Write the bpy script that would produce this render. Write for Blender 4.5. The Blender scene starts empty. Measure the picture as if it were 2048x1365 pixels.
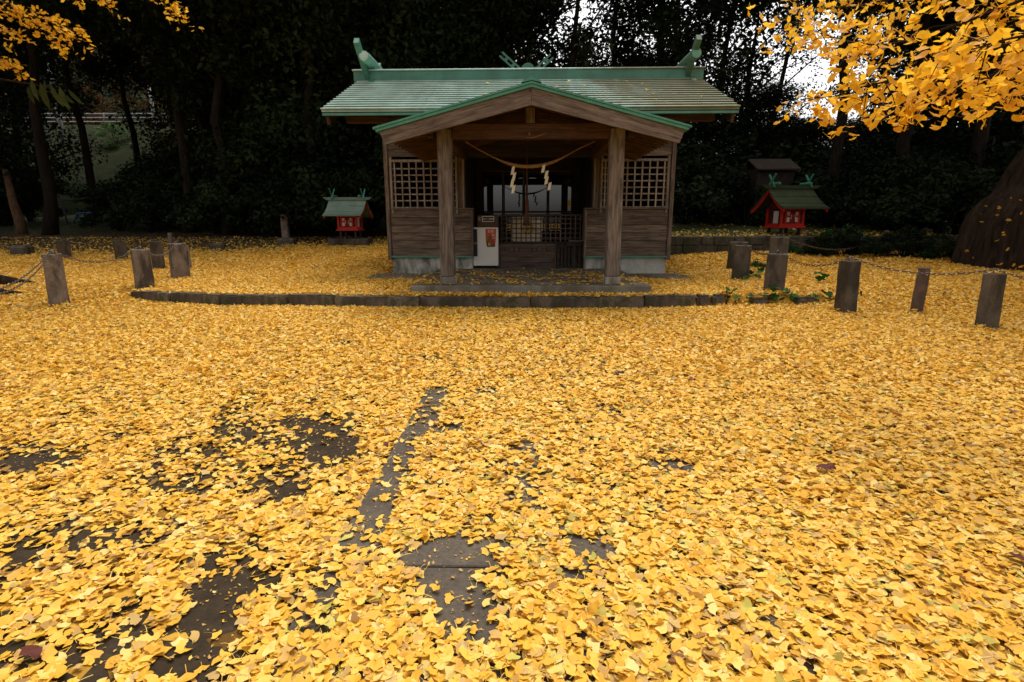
import bpy, bmesh, math, random
import numpy as np
from mathutils import Vector, Matrix, Euler

random.seed(7); rng = np.random.default_rng(11)
scene = bpy.context.scene
COL = scene.collection
R = math.radians

# ------------------------------------------------------------------ camera
F_PX, PITCH, YAW, ROLL, CAM_H = 1094.0, R(12.46), R(1.35), 0.002, 1.2
fwd = np.array([-math.sin(YAW)*math.cos(PITCH), math.cos(YAW)*math.cos(PITCH), -math.sin(PITCH)])
rgt = np.array([math.cos(YAW), math.sin(YAW), 0.0]); upv = np.cross(rgt, fwd)
rgt2 = rgt*math.cos(ROLL) - upv*math.sin(ROLL); upv2 = upv*math.cos(ROLL) + rgt*math.sin(ROLL)
cam_data = bpy.data.cameras.new('camera'); cam = bpy.data.objects.new('camera', cam_data); COL.objects.link(cam)
cam_data.sensor_width = 36.0; cam_data.lens = F_PX/2048*36.0
cam_data.clip_start = 0.05; cam_data.clip_end = 1200
M = Matrix(((rgt2[0], upv2[0], -fwd[0], 0), (rgt2[1], upv2[1], -fwd[1], 0), (rgt2[2], upv2[2], -fwd[2], CAM_H), (0, 0, 0, 1)))
cam.matrix_world = M
scene.camera = cam

# ------------------------------------------------------------------ world, sun, exposure
SUN_EL, SUN_AZ = R(68), R(14)         # soft high light from beyond the hall
world = bpy.data.worlds.new('World'); scene.world = world; world.use_nodes = True
nt = world.node_tree; nt.nodes.clear()
sky = nt.nodes.new('ShaderNodeTexSky'); sky.sky_type = 'NISHITA'; sky.sun_disc = False
sky.sun_elevation = SUN_EL; sky.sun_rotation = SUN_AZ; sky.dust_density = 3.0; sky.air_density = 1.0; sky.ozone_density = 1.0
hsv = nt.nodes.new('ShaderNodeHueSaturation'); hsv.inputs['Saturation'].default_value = 0.22
tnt = nt.nodes.new('ShaderNodeMix'); tnt.data_type = 'RGBA'; tnt.blend_type = 'MULTIPLY'; tnt.inputs[0].default_value = 1.0
tnt.inputs[7].default_value = (1.0, 0.97, 0.93, 1)
bg = nt.nodes.new('ShaderNodeBackground'); bg.inputs['Strength'].default_value = 0.14
wo = nt.nodes.new('ShaderNodeOutputWorld')
nt.links.new(sky.outputs[0], hsv.inputs['Color']); nt.links.new(hsv.outputs[0], tnt.inputs[6])
nt.links.new(tnt.outputs[2], bg.inputs['Color']); nt.links.new(bg.outputs[0], wo.inputs[0])
sun_data = bpy.data.lights.new('sun', 'SUN'); sun_data.energy = 1.4; sun_data.angle = R(40); sun_data.color = (1.0, 0.95, 0.86)
sun = bpy.data.objects.new('sun', sun_data); COL.objects.link(sun)
sd = Vector((math.sin(SUN_AZ)*math.cos(SUN_EL), math.cos(SUN_AZ)*math.cos(SUN_EL), math.sin(SUN_EL)))
sun.rotation_euler = (-sd).to_track_quat('-Z', 'Y').to_euler()
vs = scene.view_settings; vs.view_transform = 'Standard'; vs.look = 'None'; vs.gamma = 1.0; vs.use_curve_mapping = False
vs.exposure = 0.88
scene.cycles.max_bounces = 6; scene.cycles.diffuse_bounces = 3; scene.cycles.glossy_bounces = 3; scene.cycles.transmission_bounces = 4
scene.cycles.transparent_max_bounces = 4
scene.cycles.use_denoising = True
scene.cycles.sample_clamp_indirect = 6.0

# ------------------------------------------------------------------ place helpers (pixels of the 2048 px photo -> metres)
CAM = np.array([0, 0, CAM_H])
def ray(px, py): return fwd + rgt2*(px-1024)/F_PX - upv2*(py-682.5)/F_PX
def at_y(px, py, Y):
    d = ray(px, py); return CAM + d*(Y/d[1])
def at_z(px, py, z):
    d = ray(px, py); return CAM + d*((z-CAM_H)/d[2])

KERB_PX = [(262, 603), (340, 608), (440, 613), (576, 613), (668, 614), (840, 616), (1060, 618), (1290, 617), (1392, 615), (1452, 613), (1660, 611)]
KERB = [at_z(px, py, 0.0)[:2] for px, py in KERB_PX]
KX = np.array([p[0] for p in KERB]); KY = np.array([p[1] for p in KERB])

def sstep(t): t = np.clip(t, 0, 1); return t*t*(3-2*t)
_w = [(rng.uniform(.15, 1.4), rng.uniform(0, 6.28), rng.uniform(0, 6.28)) for _ in range(8)]
def wav(x, y, f=1.0):
    s = 0
    for k, a, p in _w: s = s + np.sin((x*math.cos(a)+y*math.sin(a))*k*f*3 + p)
    return s/8
def hz(x, y):
    x = np.asarray(x, float); y = np.asarray(y, float)
    yk = np.interp(x, KX, KY)
    sharp = sstep((x+6.2)/0.8)*sstep((5.0-x)/1.2)
    wide = 0.9
    S = sharp*sstep((y-yk-.03)/.1) + (1-sharp)*sstep((y-yk+wide)/(2*wide))
    z = .14*S + .06*np.clip(y-12, 0, 12) + .10*np.clip(y-24, 0, 60)
    z = z + .03*np.clip(x-3.2, 0, 2)*sstep((y-8)/5)*2
    z = z + .36*sstep((y-14.35)/.1)*sstep((x-3.2)/.4)*sstep((13-x)/2)
    z = z + .012*wav(x, y)*sstep((np.hypot(x, y)-1)/3)
    return z
def ground_pt(px, py, hmin=.5, hmax=80):
    d = ray(px, py); t0 = None
    ts = np.concatenate([np.arange(hmin, 30, .02), np.arange(30, hmax, .2)])
    P = CAM[None] + d[None]*ts[:, None]
    below = P[:, 2] < hz(P[:, 0], P[:, 1])
    i = int(np.argmax(below)) if below.any() else len(ts)-1
    p = P[i]; return np.array([p[0], p[1], float(hz(p[0], p[1]))])

# ------------------------------------------------------------------ object helpers
def props(o, label=None, cat=None, group=None, kind=None):
    if label: o['label'] = label
    if cat: o['category'] = cat
    if group: o['group'] = group
    if kind: o['kind'] = kind
    return o
def thing(name, label, cat, loc=(0, 0, 0), rz=0.0, group=None):
    o = bpy.data.objects.new(name, None); COL.objects.link(o); o.location = loc; o.rotation_euler = (0, 0, rz)
    o.empty_display_size = .1
    return props(o, label, cat, group)
def np_mesh(name, verts, faces, mat, smooth=False):
    """verts (N,3); faces list of tuples or (M,k) array"""
    me = bpy.data.meshes.new(name)
    verts = np.asarray(verts, np.float32)
    if isinstance(faces, np.ndarray):
        m, k = faces.shape
        me.vertices.add(len(verts)); me.vertices.foreach_set('co', verts.ravel())
        me.loops.add(m*k); me.loops.foreach_set('vertex_index', faces.astype(np.int32).ravel())
        me.polygons.add(m); me.polygons.foreach_set('loop_start', np.arange(0, m*k, k, dtype=np.int32))
        me.update(calc_edges=True); me.validate()
    else:
        me.from_pydata([tuple(map(float, v)) for v in verts], [], faces); me.update()
    if smooth: me.polygons.foreach_set('use_smooth', [True]*len(me.polygons))
    if mat: me.materials.append(mat)
    return me
class MB:
    def __init__(s): s.v = []; s.f = []; s.sm = False
    def add(s, vs, fs):
        n = len(s.v); s.v += [tuple(map(float, p)) for p in vs]; s.f += [tuple(i+n for i in f) for f in fs]; return s
    def box(s, a, b, bev=0.0, jit=0.0):
        (x0, y0, z0), (x1, y1, z1) = a, b
        if bev <= 0:
            vs = [(x0,y0,z0),(x1,y0,z0),(x1,y1,z0),(x0,y1,z0),(x0,y0,z1),(x1,y0,z1),(x1,y1,z1),(x0,y1,z1)]
            fs = [(0,3,2,1),(4,5,6,7),(0,1,5,4),(1,2,6,5),(2,3,7,6),(3,0,4,7)]
            return s.add(vs, fs)
        bm = bmesh.new(); bmesh.ops.create_cube(bm, size=1)
        for v in bm.verts:
            v.co = Vector(((x0+x1)/2+v.co.x*(x1-x0), (y0+y1)/2+v.co.y*(y1-y0), (z0+z1)/2+v.co.z*(z1-z0)))
        if jit:
            for v in bm.verts: v.co += Vector([random.uniform(-jit, jit) for _ in range(3)])
        bmesh.ops.bevel(bm, geom=bm.edges[:], offset=bev, segments=1, affect='EDGES')
        bm.verts.ensure_lookup_table(); bm.verts.index_update()
        s.add([v.co for v in bm.verts], [tuple(v.index for v in f.verts) for f in bm.faces]); bm.free(); return s
    def prism(s, poly, dirv, pos0, pos1):
        """poly: list of (a,b) in the plane normal to axis dirv ('x': (y,z), 'y': (x,z), 'z': (x,y)); CCW agnostic"""
        n = len(poly)
        def mk(a, b, t): return {'x': (t, a, b), 'y': (a, t, b), 'z': (a, b, t)}[dirv]
        vs = [mk(a, b, pos0) for a, b in poly] + [mk(a, b, pos1) for a, b in poly]
        fs = [tuple(range(n)), tuple(range(2*n-1, n-1, -1))] + [(i, i+n, (i+1) % n+n, (i+1) % n) for i in range(n)]
        return s.add(vs, fs)
    def tube(s, pts, rad, seg=8, cap=True):
        pts = [Vector(p) for p in pts]; n = len(pts)
        if not hasattr(rad, '__len__'): rad = [rad]*n
        base = len(s.v); prev = None; vs = []; fs = []
        for i, p in enumerate(pts):
            t = (pts[min(i+1, n-1)]-pts[max(i-1, 0)]).normalized()
            if prev is None:
                u = t.orthogonal().normalized()
            else:
                u = (prev - t*prev.dot(t)); u = u.normalized() if u.length > 1e-6 else t.orthogonal().normalized()
            prev = u; w = t.cross(u)
            for k in range(seg):
                a = 2*math.pi*k/seg; vs.append(p + (u*math.cos(a)+w*math.sin(a))*rad[i])
        for i in range(n-1):
            for k in range(seg):
                k2 = (k+1) % seg; fs.append((i*seg+k, i*seg+k2, (i+1)*seg+k2, (i+1)*seg+k))
        if cap: fs.append(tuple(range(seg-1, -1, -1))); fs.append(tuple((n-1)*seg+k for k in range(seg)))
        return s.add(vs, fs)
    def torus(s, c, ax_u, ax_w, ru, rw, r, n=10, m=5):
        c = Vector(c); U = Vector(ax_u).normalized(); W = Vector(ax_w).normalized(); N = U.cross(W)
        vs = []; fs = []
        for i in range(n):
            a = 2*math.pi*i/n; d = (U*math.cos(a)+W*math.sin(a)); p = c+U*math.cos(a)*ru+W*math.sin(a)*rw
            for j in range(m):
                b = 2*math.pi*j/m; vs.append(p + (d*math.cos(b)+N*math.sin(b))*r)
        for i in range(n):
            for j in range(m):
                fs.append((i*m+j, ((i+1) % n)*m+j, ((i+1) % n)*m+(j+1) % m, i*m+(j+1) % m))
        return s.add(vs, fs)
    def build(s, name, mat, parent=None, smooth=False, label=None, loc=None):
        me = np_mesh(name, s.v, s.f, mat)
        bm = bmesh.new(); bm.from_mesh(me); bmesh.ops.recalc_face_normals(bm, faces=bm.faces); bm.to_mesh(me); bm.free()
        if smooth or s.sm: me.polygons.foreach_set('use_smooth', [True]*len(me.polygons))
        return link(name, me, parent, loc, label)
def link(name, me, parent=None, loc=None, label=None):
    o = bpy.data.objects.new(name, me); COL.objects.link(o)
    if parent is not None: o.parent = parent
    if loc is not None: o.location = loc
    if label: o['label'] = label
    return o
def box(name, a, b, mat, parent=None, bev=0.0, jit=0.0, label=None):
    return MB().box(a, b, bev, jit).build(name, mat, parent, label=label)
def copy_tree(o, parent=None):
    c = o.copy(); COL.objects.link(c)
    if parent is not None: c.parent = parent
    for ch in list(o.children): copy_tree(ch, c)
    return c

# ------------------------------------------------------------------ materials
def new_mat(name):
    m = bpy.data.materials.new(name); m.use_nodes = True; t = m.node_tree; t.nodes.clear()
    out = t.nodes.new('ShaderNodeOutputMaterial'); b = t.nodes.new('ShaderNodeBsdfPrincipled'); t.links.new(b.outputs[0], out.inputs[0])
    return m, t, b, out
class NB:
    """small node builder"""
    def __init__(s, t): s.t = t
    def n(s, typ, **kw):
        nd = s.t.nodes.new(typ)
        for k, v in kw.items(): setattr(nd, k, v)
        return nd
    def l(s, a, b): s.t.links.new(a, b)
    def coord(s, scale=(1, 1, 1), rot=(0, 0, 0), out='Object', loc=(0, 0, 0)):
        c = s.n('ShaderNodeTexCoord'); m = s.n('ShaderNodeMapping'); m.inputs['Scale'].default_value = scale
        m.inputs['Rotation'].default_value = rot; m.inputs['Location'].default_value = loc
        s.l(c.outputs[out], m.inputs[0]); return m.outputs[0]
    def noise(s, vec, scale=5, detail=4, rough=.55, dist=0.0):
        x = s.n('ShaderNodeTexNoise'); x.inputs['Scale'].default_value = scale; x.inputs['Detail'].default_value = detail
        x.inputs['Roughness'].default_value = rough; x.inputs['Distortion'].default_value = dist
        if vec is not None: s.l(vec, x.inputs['Vector'])
        return x.outputs['Fac']
    def ramp(s, fac, stops, interp='LINEAR'):
        r = s.n('ShaderNodeValToRGB'); e = r.color_ramp.elements; r.color_ramp.interpolation = interp
        while len(e) < len(stops): e.new(.5)
        for i, (p, c) in enumerate(stops):
            e[i].position = p; e[i].color = (*c, 1) if len(c) == 3 else c
        s.l(fac, r.inputs[0]); return r.outputs[0]
    def mix(s, fac, a, b, mode='MIX'):
        m = s.n('ShaderNodeMix', data_type='RGBA', blend_type=mode)
        for sock, v in ((m.inputs[0], fac), (m.inputs[6], a), (m.inputs[7], b)):
            if hasattr(v, 'is_output'): s.l(v, sock)
            elif isinstance(v, (int, float)): sock.default_value = v
            else: sock.default_value = (*v, 1)
        return m.outputs[2]
    def math(s, op, a, b=0.0):
        m = s.n('ShaderNodeMath', operation=op)
        for sock, v in ((m.inputs[0], a), (m.inputs[1], b)):
            if hasattr(v, 'is_output'): s.l(v, sock)
            else: sock.default_value = v
        return m.outputs[0]
    def bump(s, h, bsdf, strength=.3, dist=.01):
        b = s.n('ShaderNodeBump'); b.inputs['Strength'].default_value = strength; b.inputs['Distance'].default_value = dist
        s.l(h, b.inputs['Height']); s.l(b.outputs[0], bsdf.inputs['Normal'])

def vary(nb, col, amt=.35):
    oi = nb.n('ShaderNodeObjectInfo'); h = nb.n('ShaderNodeHueSaturation')
    mr = nb.n('ShaderNodeMapRange'); mr.inputs[3].default_value = 1-amt; mr.inputs[4].default_value = 1+amt
    nb.l(oi.outputs['Random'], mr.inputs[0]); nb.l(mr.outputs[0], h.inputs['Value']); nb.l(col, h.inputs['Color'])
    return h.outputs[0]

def wood(name, axis, dark, mid, light, var=.25, rot=(0, 0, 0), rough=.75, worn=.5):
    m, t, b, out = new_mat(name); nb = NB(t)
    hi, lo = 26.0, 1.3
    sc = {'x': (lo, hi, hi), 'y': (hi, lo, hi), 'z': (hi, hi, lo)}[axis]
    c0 = nb.n('ShaderNodeTexCoord'); oi = nb.n('ShaderNodeObjectInfo')
    off = nb.n('ShaderNodeVectorMath', operation='SCALE'); off.inputs[0].default_value = (17.3, 11.1, 23.7); nb.l(oi.outputs['Random'], off.inputs['Scale'])
    r0 = nb.n('ShaderNodeMapping'); r0.inputs['Rotation'].default_value = rot; nb.l(c0.outputs['Object'], r0.inputs[0])
    ad = nb.n('ShaderNodeVectorMath', operation='ADD'); nb.l(r0.outputs[0], ad.inputs[0]); nb.l(off.outputs[0], ad.inputs[1])
    mp = nb.n('ShaderNodeMapping'); mp.inputs['Scale'].default_value = sc; nb.l(ad.outputs[0], mp.inputs[0])
    grain = nb.noise(mp.outputs[0], 1.6, 7, .62, .5)
    mp2 = nb.n('ShaderNodeMapping'); mp2.inputs['Scale'].default_value = tuple(v*.22 if v > 2 else v*.9 for v in sc); nb.l(ad.outputs[0], mp2.inputs[0])
    broad = nb.noise(mp2.outputs[0], 1.5, 4, .55, 1.2)
    col = nb.ramp(grain, [(.30, dark), (.50, mid), (.70, light)])
    grey = nb.ramp(broad, [(.38, (0, 0, 0)), (.62, (1, 1, 1))])
    sel = nb.math('MULTIPLY', nb.math('MULTIPLY', grey, worn), .6)
    col = nb.mix(sel, col, (light[0]*1.15, light[1]*1.15, light[2]*1.18))
    dk = nb.ramp(nb.noise(mp2.outputs[0], 3.1, 3, .5, .8), [(.30, (.45, .45, .45)), (.5, (1, 1, 1))])
    col = nb.mix(.8, col, dk, 'MULTIPLY')
    # knots
    vo = nb.n('ShaderNodeTexVoronoi'); vo.inputs['Scale'].default_value = 1.0
    mp3 = nb.n('ShaderNodeMapping'); mp3.inputs['Scale'].default_value = tuple(3.0 if v > 2 else 1.4 for v in sc); nb.l(ad.outputs[0], mp3.inputs[0])
    nb.l(mp3.outputs[0], vo.inputs['Vector'])
    kn = nb.ramp(vo.outputs['Distance'], [(.035, (.25, .2, .17)), (.07, (1, 1, 1))])
    col = nb.mix(.85, col, kn, 'MULTIPLY')
    col = vary(nb, col, var)
    nb.l(col, b.inputs['Base Color']); b.inputs['Roughness'].default_value = rough
    b.inputs['Specular IOR Level'].default_value = .25
    nb.bump(grain, b, .5, .006)
    return m
WD = dict(dark=(.035, .023, .016), mid=(.098, .068, .047), light=(.205, .155, .115))
W_X = wood('weathered_wood_x', 'x', **WD); W_Z = wood('weathered_wood_z', 'z', **WD); W_Y = wood('weathered_wood_y', 'y', **WD)
slope_a = math.atan(.263)
W_SL = wood('barge_wood_left', 'x', (.04, .028, .021), (.115, .083, .064), (.21, .165, .135), rot=(0, slope_a, 0), var=.1)
W_SR = wood('barge_wood_right', 'x', (.04, .028, .021), (.115, .083, .064), (.21, .165, .135), rot=(0, -slope_a, 0), var=.1)
W_LAT = wood('lattice_wood', 'z', (.08, .06, .046), (.19, .15, .118), (.34, .28, .23), var=.3)
W_RED = wood('soffit_wood', 'x', (.028, .013, .007), (.065, .030, .015), (.10, .05, .026), var=.25, worn=.15)
W_REDY = wood('rafter_wood', 'y', (.03, .014, .008), (.07, .032, .016), (.11, .055, .028), var=.2, worn=.15)
W_POST = wood('post_wood', 'z', (.045, .032, .025), (.10, .076, .06), (.215, .178, .148), var=.08, worn=.8)
W_BAR = wood('dark_bar_wood', 'z', (.03, .022, .018), (.075, .056, .046), (.13, .10, .085), var=.25)
W_BOX = wood('plank_box_wood', 'x', (.03, .018, .013), (.08, .052, .038), (.13, .09, .07), var=.2, worn=.2)
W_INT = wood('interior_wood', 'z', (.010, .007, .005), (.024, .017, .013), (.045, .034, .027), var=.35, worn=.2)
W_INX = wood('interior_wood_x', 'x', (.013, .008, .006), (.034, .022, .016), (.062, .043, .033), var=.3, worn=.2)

def plain(name, col, rough=.6, metal=0.0, spec=.3, nz=0.0, nscale=8.0, bump=0.0, var=0.0, col2=None):
    m, t, b, out = new_mat(name); nb = NB(t)
    b.inputs['Roughness'].default_value = rough; b.inputs['Metallic'].default_value = metal; b.inputs['Specular IOR Level'].default_value = spec
    f = nb.noise(nb.coord(), nscale, 5, .6, .3)
    c2 = col2 or tuple(c*(1-nz) for c in col)
    c = nb.ramp(f, [(.32, c2), (.66, col)])
    if var: c = vary(nb, c, var)
    nb.l(c, b.inputs['Base Color'])
    if bump: nb.bump(f, b, bump, .01)
    return m
def concrete_mat(name, base, stain, scale=1.0, streak=True, moss=0.0):
    m, t, b, out = new_mat(name); nb = NB(t)
    fine = nb.noise(nb.coord(), 60, 4, .7)
    mid = nb.noise(nb.coord(), 3.2*scale, 6, .62, .4)
    st = nb.noise(nb.coord((2.6*scale, 2.6*scale, .9*scale)), 1.1, 5, .62, .5)
    c = nb.ramp(mid, [(.3, tuple(v*.62 for v in base)), (.7, base)])
    f = nb.ramp(st, [(.42, (1, 1, 1)), (.57, (0, 0, 0))])
    if streak: c = nb.mix(nb.math('MULTIPLY', f, .85), c, stain)
    if moss:
        mo = nb.ramp(nb.noise(nb.coord(), 6, 6, .7, .5), [(.52, (0, 0, 0)), (.62, (1, 1, 1))])
        c = nb.mix(nb.math('MULTIPLY', mo, moss), c, (.035, .05, .012))
    sp = nb.ramp(fine, [(.35, (.75, .75, .75)), (.6, (1.08, 1.08, 1.08))])
    c = nb.mix(1.0, c, sp, 'MULTIPLY'); c = vary(nb, c, .12)
    nb.l(c, b.inputs['Base Color']); b.inputs['Roughness'].default_value = .88; b.inputs['Specular IOR Level'].default_value = .2
    h = nb.math('ADD', nb.math('MULTIPLY', fine, .4), mid); nb.bump(h, b, .45, .012)
    return m
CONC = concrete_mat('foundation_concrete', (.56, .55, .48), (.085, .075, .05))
CONC_SLAB = concrete_mat('porch_concrete', (.23, .21, .17), (.10, .085, .06))
STONE = concrete_mat('grey_stone', (.26, .20, .152), (.045, .037, .03), 1.6)
KERBM = concrete_mat('kerb_stone_rough', (.155, .12, .085), (.05, .042, .03), 1.5, moss=.7)
PATHM = concrete_mat('path_concrete', (.115, .093, .070), (.065, .052, .038), 1.2)
WALLST = concrete_mat('mossy_wall_stone', (.10, .09, .07), (.03, .03, .022), 1.5, moss=.7)
DARKST = concrete_mat('dark_stone', (.125, .10, .075), (.035, .03, .025), 1.6, moss=.3)

def paint(name, base, rough=.38, moss=None, spec=.5):
    m, t, b, out = new_mat(name); nb = NB(t); b.inputs['Specular IOR Level'].default_value = spec
    n1 = nb.noise(nb.coord((1, 1, 1)), 1.7, 6, .6, .4); n2 = nb.noise(nb.coord((.6, 6, 6)), 2.0, 5, .6)
    c = nb.ramp(n1, [(.3, tuple(v*.78 for v in base)), (.7, tuple(min(1, v*1.12) for v in base))])
    d = nb.ramp(n2, [(.34, (.60, .62, .58)), (.6, (1, 1, 1))]); c = nb.mix(.5, c, d, 'MULTIPLY')
    d2 = nb.ramp(nb.noise(nb.coord((3.5, .5, .5)), 1.3, 6, .68, .3), [(.40, (.66, .66, .58)), (.58, (1, 1, 1))]); c = nb.mix(.5, c, d2, 'MULTIPLY')
    rg = None
    if moss:
        tc = nb.n('ShaderNodeTexCoord'); sx = nb.n('ShaderNodeSeparateXYZ'); nb.l(tc.outputs['Object'], sx.inputs[0])
        g = nb.n('ShaderNodeMapRange'); g.inputs[1].default_value = moss[0]; g.inputs[2].default_value = moss[1]; nb.l(sx.outputs[0], g.inputs[0])
        mm = nb.math('ADD', g.outputs[0], nb.math('MULTIPLY', nb.math('SUBTRACT', nb.noise(nb.coord((1.1, .5, .5)), 1.6, 6, .65, .7), .5), 1.6))
        mf = nb.ramp(mm, [(.25, (0, 0, 0)), (.7, (1, 1, 1))])
        c = nb.mix(nb.math('MULTIPLY', mf, .8), c, nb.ramp(nb.noise(nb.coord(), 4.5, 6, .7), [(.3, (.10, .11, .035)), (.7, (.19, .155, .06))]))
        rg = nb.math('ADD', nb.math('MULTIPLY', mf, .22), rough)
    nb.l(c, b.inputs['Base Color'])
    if rg is not None: nb.l(rg, b.inputs['Roughness'])
    else: b.inputs['Roughness'].default_value = rough
    nb.bump(n1, b, .08, .01)
    return m
GREEN = paint('glare_green_roof_paint', (.42, .58, .53), .33, moss=(-.2, 3.2))  # sky glare on the slopes is put into this pale base colour
GREENT = paint('green_trim_paint', (.05, .24, .17), .45)
GREEND = paint('green_ridge_paint', (.055, .20, .15), .5)
GREENO = paint('old_green_paint', (.07, .145, .095), .6)
RED = plain('vermilion_paint', (.60, .022, .011), .5, nz=.35, nscale=5, spec=.3)
DRED = plain('dark_red_paint', (.10, .008, .008), .6, nz=.3)
WHITE = plain('white_paint', (.62, .61, .56), .5, nz=.15, nscale=2)
PAPER = plain('white_paper', (.70, .66, .52), .8, nz=.1)
CLOTH = plain('cream_cloth', (.78, .70, .52), .85, nz=.15, nscale=3)
BROWN = plain('brown_box_paint', (.055, .020, .010), .5, nz=.3)
BLACK = plain('black_paint', (.012, .012, .013), .5)
IRON = plain('galvanised_iron', (.20, .18, .16), .42, metal=.85, nz=.45, nscale=40)
IRONR = plain('rusty_iron', (.12, .075, .05), .7, metal=.4, nz=.5, nscale=30)
GOLD = plain('gold_leaf', (.80, .48, .10), .5)
BLUE = plain('blue_pipe_paint', (.03, .13, .42), .5)
DRAIL = plain('dark_rail_paint', (.02, .022, .02), .5)
RAILW = plain('white_rail_paint', (.30, .30, .30), .5, nz=.2)

def rope_mat():
    m, t, b, out = new_mat('straw_rope'); nb = NB(t)
    f = nb.noise(nb.coord((40, 40, 40)), 3, 5, .6)
    nb.l(nb.ramp(f, [(.3, (.14, .065, .022)), (.7, (.36, .20, .075))]), b.inputs['Base Color']); b.inputs['Roughness'].default_value = .9
    nb.bump(f, b, .4, .004); return m
ROPE = rope_mat()
BELLR = plain('bell_rope_cloth', (.075, .04, .022), .9, nz=.4, nscale=30)
BELLRED = plain('bell_rope_red', (.13, .035, .018), .85, nz=.4, nscale=20)

def glass_mat():
    m, t, b, out = new_mat('door_glass'); nb = NB(t)
    b.inputs['Base Color'].default_value = (.006, .007, .007, 1); b.inputs['Roughness'].default_value = .012
    b.inputs['IOR'].default_value = 1.9
    f = nb.noise(nb.coord(), 1.1, 2, .5); nb.bump(f, b, .03, .01); return m
GLASS = glass_mat()

def bark(name, c1, c2, sc=1.0):
    m, t, b, out = new_mat(name); nb = NB(t)
    f = nb.noise(nb.coord((7*sc, 7*sc, 1.1*sc)), 1.6, 7, .65, .8); g = nb.noise(nb.coord(), 1.1, 4, .6)
    c = nb.ramp(f, [(.33, c1), (.68, c2)]); c = nb.mix(.5, c, nb.ramp(g, [(.35, (.5, .5, .5)), (.65, (1.1, 1.1, 1.1))]), 'MULTIPLY')
    nb.l(c, b.inputs['Base Color']); b.inputs['Roughness'].default_value = .95; b.inputs['Specular IOR Level'].default_value = .1
    nb.bump(f, b, 1.0, .06); return m
BARK = bark('dark_bark', (.009, .007, .005), (.032, .024, .018)); BARKG = bark('ginkgo_bark', (.010, .007, .005), (.055, .036, .025))
BARKL = bark('pale_bark', (.06, .035, .02), (.17, .10, .06), 2)

def foliage(name, c1, c2, c3, trans=.12):
    m, t, b, out = new_mat(name); nb = NB(t)
    f = nb.noise(nb.coord(), .55, 3, .6); f2 = nb.noise(nb.coord(), 9, 2, .6)
    c = nb.ramp(nb.math('ADD', nb.math('MULTIPLY', f, .6), nb.math('MULTIPLY', f2, .4)), [(.34, c1), (.52, c2), (.68, c3)])
    c = vary(nb, c, .3)
    nb.l(c, b.inputs['Base Color']); b.inputs['Roughness'].default_value = .65; b.inputs['Specular IOR Level'].default_value = .06
    tr = nb.n('ShaderNodeBsdfTranslucent'); nb.l(c, tr.inputs[0]); mx = nb.n('ShaderNodeMixShader'); mx.inputs[0].default_value = trans
    nb.l(b.outputs[0], mx.inputs[1]); nb.l(tr.outputs[0], mx.inputs[2]); nb.l(mx.outputs[0], out.inputs[0])
    return m
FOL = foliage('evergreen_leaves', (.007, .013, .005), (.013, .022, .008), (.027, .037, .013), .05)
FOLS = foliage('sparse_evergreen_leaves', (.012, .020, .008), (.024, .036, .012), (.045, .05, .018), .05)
FOLY = foliage('olive_leaves', (.022, .032, .010), (.05, .06, .016), (.09, .09, .022))
FOLB = foliage('bright_leaves', (.05, .10, .025), (.09, .16, .05), (.14, .20, .08))
FOLA = foliage('autumn_leaves', (.05, .022, .008), (.11, .05, .014), (.16, .09, .02))
IVY = foliage('ivy_leaves', (.012, .05, .010), (.025, .085, .018), (.045, .12, .03))

GINK_STOPS = [(.0, (.30, .15, .035)), (.03, (.50, .29, .07)), (.06, (.60, .41, .15)), (.15, (.73, .395, .042)), (.45, (.83, .475, .040)), (.62, (.86, .53, .065)),
              (.80, (.88, .60, .12)), (.945, (.87, .67, .24)), (.975, (.56, .50, .08)), (1.0, (.20, .055, .02))]
def ginkgo_mat(name, src, trans=.25, stops=GINK_STOPS):
    m, t, b, out = new_mat(name); nb = NB(t)
    if src == 'obj': fac = nb.n('ShaderNodeObjectInfo').outputs['Random']
    else:
        a = nb.n('ShaderNodeAttribute', attribute_type='INSTANCER' if src == 'inst' else 'GEOMETRY', attribute_name='tint'); fac = a.outputs['Fac']
    c = nb.ramp(fac, stops)
    f = nb.noise(nb.coord((14, 14, 14)), 2.0, 4, .6)
    c = nb.mix(.55, c, nb.ramp(f, [(.3, (.78, .72, .62)), (.65, (1.05, 1.05, 1.05))]), 'MULTIPLY')
    nb.l(c, b.inputs['Base Color']); b.inputs['Roughness'].default_value = .55; b.inputs['Specular IOR Level'].default_value = .3
    tr = nb.n('ShaderNodeBsdfTranslucent'); nb.l(c, tr.inputs[0]); mx = nb.n('ShaderNodeMixShader'); mx.inputs[0].default_value = trans
    nb.l(b.outputs[0], mx.inputs[1]); nb.l(tr.outputs[0], mx.inputs[2]); nb.l(mx.outputs[0], out.inputs[0])
    return m
TREE_STOPS = [(.0, (.70, .36, .014)), (.3, (.79, .44, .022)), (.6, (.84, .49, .03)), (1.0, (.86, .55, .06))]
LEAF_I = ginkgo_mat('fallen_ginkgo_leaf', 'inst'); LEAF_O = ginkgo_mat('fallen_ginkgo_leaf_single', 'obj')
LEAF_T = ginkgo_mat('hanging_ginkgo_leaf', 'obj', .6, TREE_STOPS); LEAF_TG = ginkgo_mat('hanging_ginkgo_foliage', 'geo', .6, TREE_STOPS)

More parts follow.
